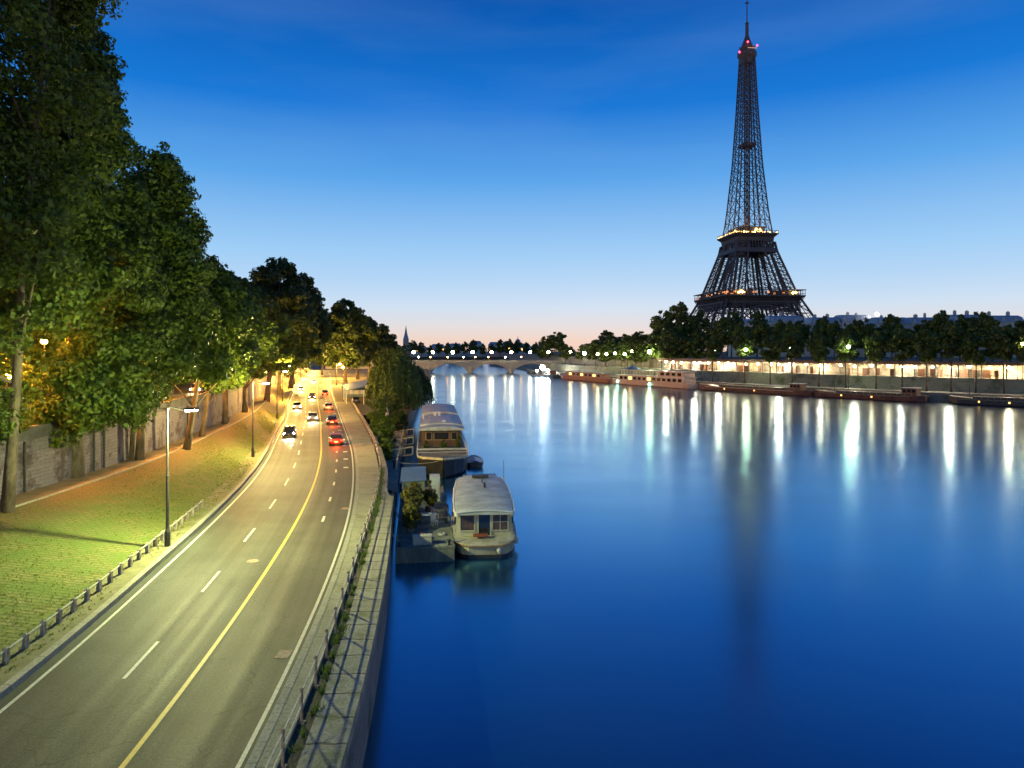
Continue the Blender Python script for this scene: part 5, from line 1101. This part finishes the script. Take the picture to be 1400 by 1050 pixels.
# buildings behind the far bank
def building(label, px0, px1, y, ztop, m, seed, depth=14, group='apartment buildings behind the far trees', lit=.0):
    x0, x1 = (px0 - 700) / F * y, (px1 - 700) / F * y; W = x1 - x0; zb = GR; H = ztop - zb; rnd = random.Random(seed)
    t = thing('apartment_building', label, 'building', ((x0 + x1) / 2, y, zb), 0, group); Hw = H * .83
    wl = obj('wall', MB().box((0, depth / 2, Hw / 2), (W, depth, Hw)), m, t); obj('cornice', MB().box((0, depth / 2, Hw + .15), (W + .8, depth + .8, .35)), M['stone'], t)
    rf = MB(); rf.loft([[(-W / 2, 0, Hw + .33), (W / 2, 0, Hw + .33), (W / 2, depth, Hw + .33), (-W / 2, depth, Hw + .33)], [(-W / 2 + .6, 1.6, H * .96), (W / 2 - .6, 1.6, H * .96), (W / 2 - .6, depth - 1.6, H * .96), (-W / 2 + .6, depth - 1.6, H * .96)], [(-W / 2 + 1, 4, H), (W / 2 - 1, 4, H), (W / 2 - 1, depth - 4, H), (-W / 2 + 1, depth - 4, H)]]); r_ = obj('roof', rf, M['zinc'], t)
    for k in range(max(2, int(W / 7))):
        x = -W / 2 + 2 + (W - 4) * (k + rnd.uniform(.1, .6)) / max(2, int(W / 7)); hh = rnd.uniform(.8, 2.2); c_ = MB().box((x, 5, H + hh / 2 - .3), (rnd.uniform(.8, 1.8), 1.2, hh + .6))
        for j in range(3): c_.box((x - .4 + .4 * j, 5, H + hh + .25), (.2, .2, .5))
        obj('chimney', c_, M['facade'], r_)
    nx = max(3, int(W / 3.2)); n = 0
    for fl in range(min(4, int(Hw / 3.4))):
        for k in range(nx):
            if n >= 95: break
            x = -W / 2 + W * (k + .5) / nx; z = Hw - 1.9 - fl * 3.3; obj('window', MB().box((x, -.02, z), (1.2, .12, 1.9)), M['gold'] if rnd.random() < lit else M['glass'], t); n += 1
    for k in range(0, nx, 2):
        x = -W / 2 + W * (k + .5) / nx; obj('dormer', MB().box((x, 1.1, Hw + .33 + H * .05), (1.3, 1.6, H * .09)), M['facade'], r_)
    return t
for i, (a, b, y, zt, m, lb) in enumerate([(1006, 1052, 400, 31, 'cream', 'pale yellow building with flat top before the tower base'), (1052, 1100, 410, 33.5, 'cream', 'pale building right of the tower base, its roof just above the trees'), (1110, 1150, 420, 33, 'facade', 'grey roofed apartment block left of the star-bright floodlight'), (1151, 1192, 420, 34.5, 'facade', 'apartment block under the bright roof floodlight'), (1200, 1245, 390, 31.5, 'facade', 'apartment block just right of the roof floodlight, below the trees'), (1247, 1300, 380, 31, 'facade', 'zinc roofed block midway along the right skyline'), (1303, 1350, 370, 32, 'facade', 'white block with chimneys on the right skyline'), (1352, 1402, 360, 31, 'facade', 'block at the right edge of the skyline')]):
    building(lb, a, b, y, zt, M[m], 90 + i)
rl = thing('roof_floodlight', 'single dazzling white lamp on a rooftop above the far trees', 'floodlight', ((1197 - 700) / F * 421, 419.5, 30)); obj('mast', MB().tube([(0, 0, 0), (0, 0, 4.4)], .12, 6), M['steel_dark'], rl); obj('lamp', MB().ball((0, 0, 4.6), 1.1, 10, 6), M['flood'], rl)
# distant skyline behind the bridge
GD = 'distant buildings behind the bridge'
rnd = random.Random(14)
sk = [520, 545, 572, 598, 622, 650, 676, 694, 716, 738]
for i, px in enumerate(sk):
    y = 930 + rnd.uniform(-15, 30); w_ = rnd.uniform(16, 26); hgt = rnd.uniform(14, 19) + (4 if 640 < px < 720 else 0); x = (px - 700) / F * y
    t = thing('town_house', f'{ORD[i]} distant building from the left on the low skyline behind the bridge', 'building', (x, y, 4), 0, GD)
    obj('wall', MB().box((0, 5, hgt * .4), (w_, 10, hgt * .8)), M['hull_pink'] if i in (6, 7) else M['facade'], t); obj('roof', MB().loft([[(-w_ / 2, 0, hgt * .8), (w_ / 2, 0, hgt * .8), (w_ / 2, 10, hgt * .8), (-w_ / 2, 10, hgt * .8)], [(-w_ / 2 + 3, 4, hgt), (w_ / 2 - 3, 4, hgt), (w_ / 2 - 3, 6, hgt), (-w_ / 2 + 3, 6, hgt)]]), M['zinc'], t)
    for k in range(4): obj('window', MB().box((-w_ / 2 + w_ * (k + .5) / 4, -.1, hgt * .55), (2, .3, 2.4)), M['gold'] if (i + k) % 3 == 0 else M['glass'], t)
GTD = 'distant trees behind the bridge'
for i, px in enumerate(range(528, 745, 12)):
    y = rnd.uniform(780, 880); dup(va[i % 3], ((px - 700) / F * y, y, 3), rnd.uniform(0, 6), f'{ORD[i]} distant dark tree from the left behind the bridge lamps', GTD, rnd.uniform(.85, 1.25))
ch = thing('church', 'distant church with a single pointed spire left of the bridge lamps', 'church', ((555 - 700) / F * 960, 960, 4))
obj('tower', MB().box((0, 0, 12), (7, 7, 24)), M['stone'], ch); obj('spire', MB().lathe([(4.2, 24), (1.8, 33), (.15, 44)], n=8), M['zinc'], ch); obj('nave', MB().box((12, 4, 8), (20, 12, 16)), M['stone'], ch)
dm = thing('domed_building', 'small distant dome on the skyline right of the bridge middle', 'building', ((708 - 700) / F * 960, 960, 4)); obj('drum', MB().lathe([(5, 0), (5, 20), (4, 20.3)], n=14), M['stone'], dm); obj('dome', MB().lathe([(4, 20), (3.6, 22.5), (2, 24.5), (.5, 25.2), (.4, 27.5), (.05, 29)], n=14), M['zinc'], dm)
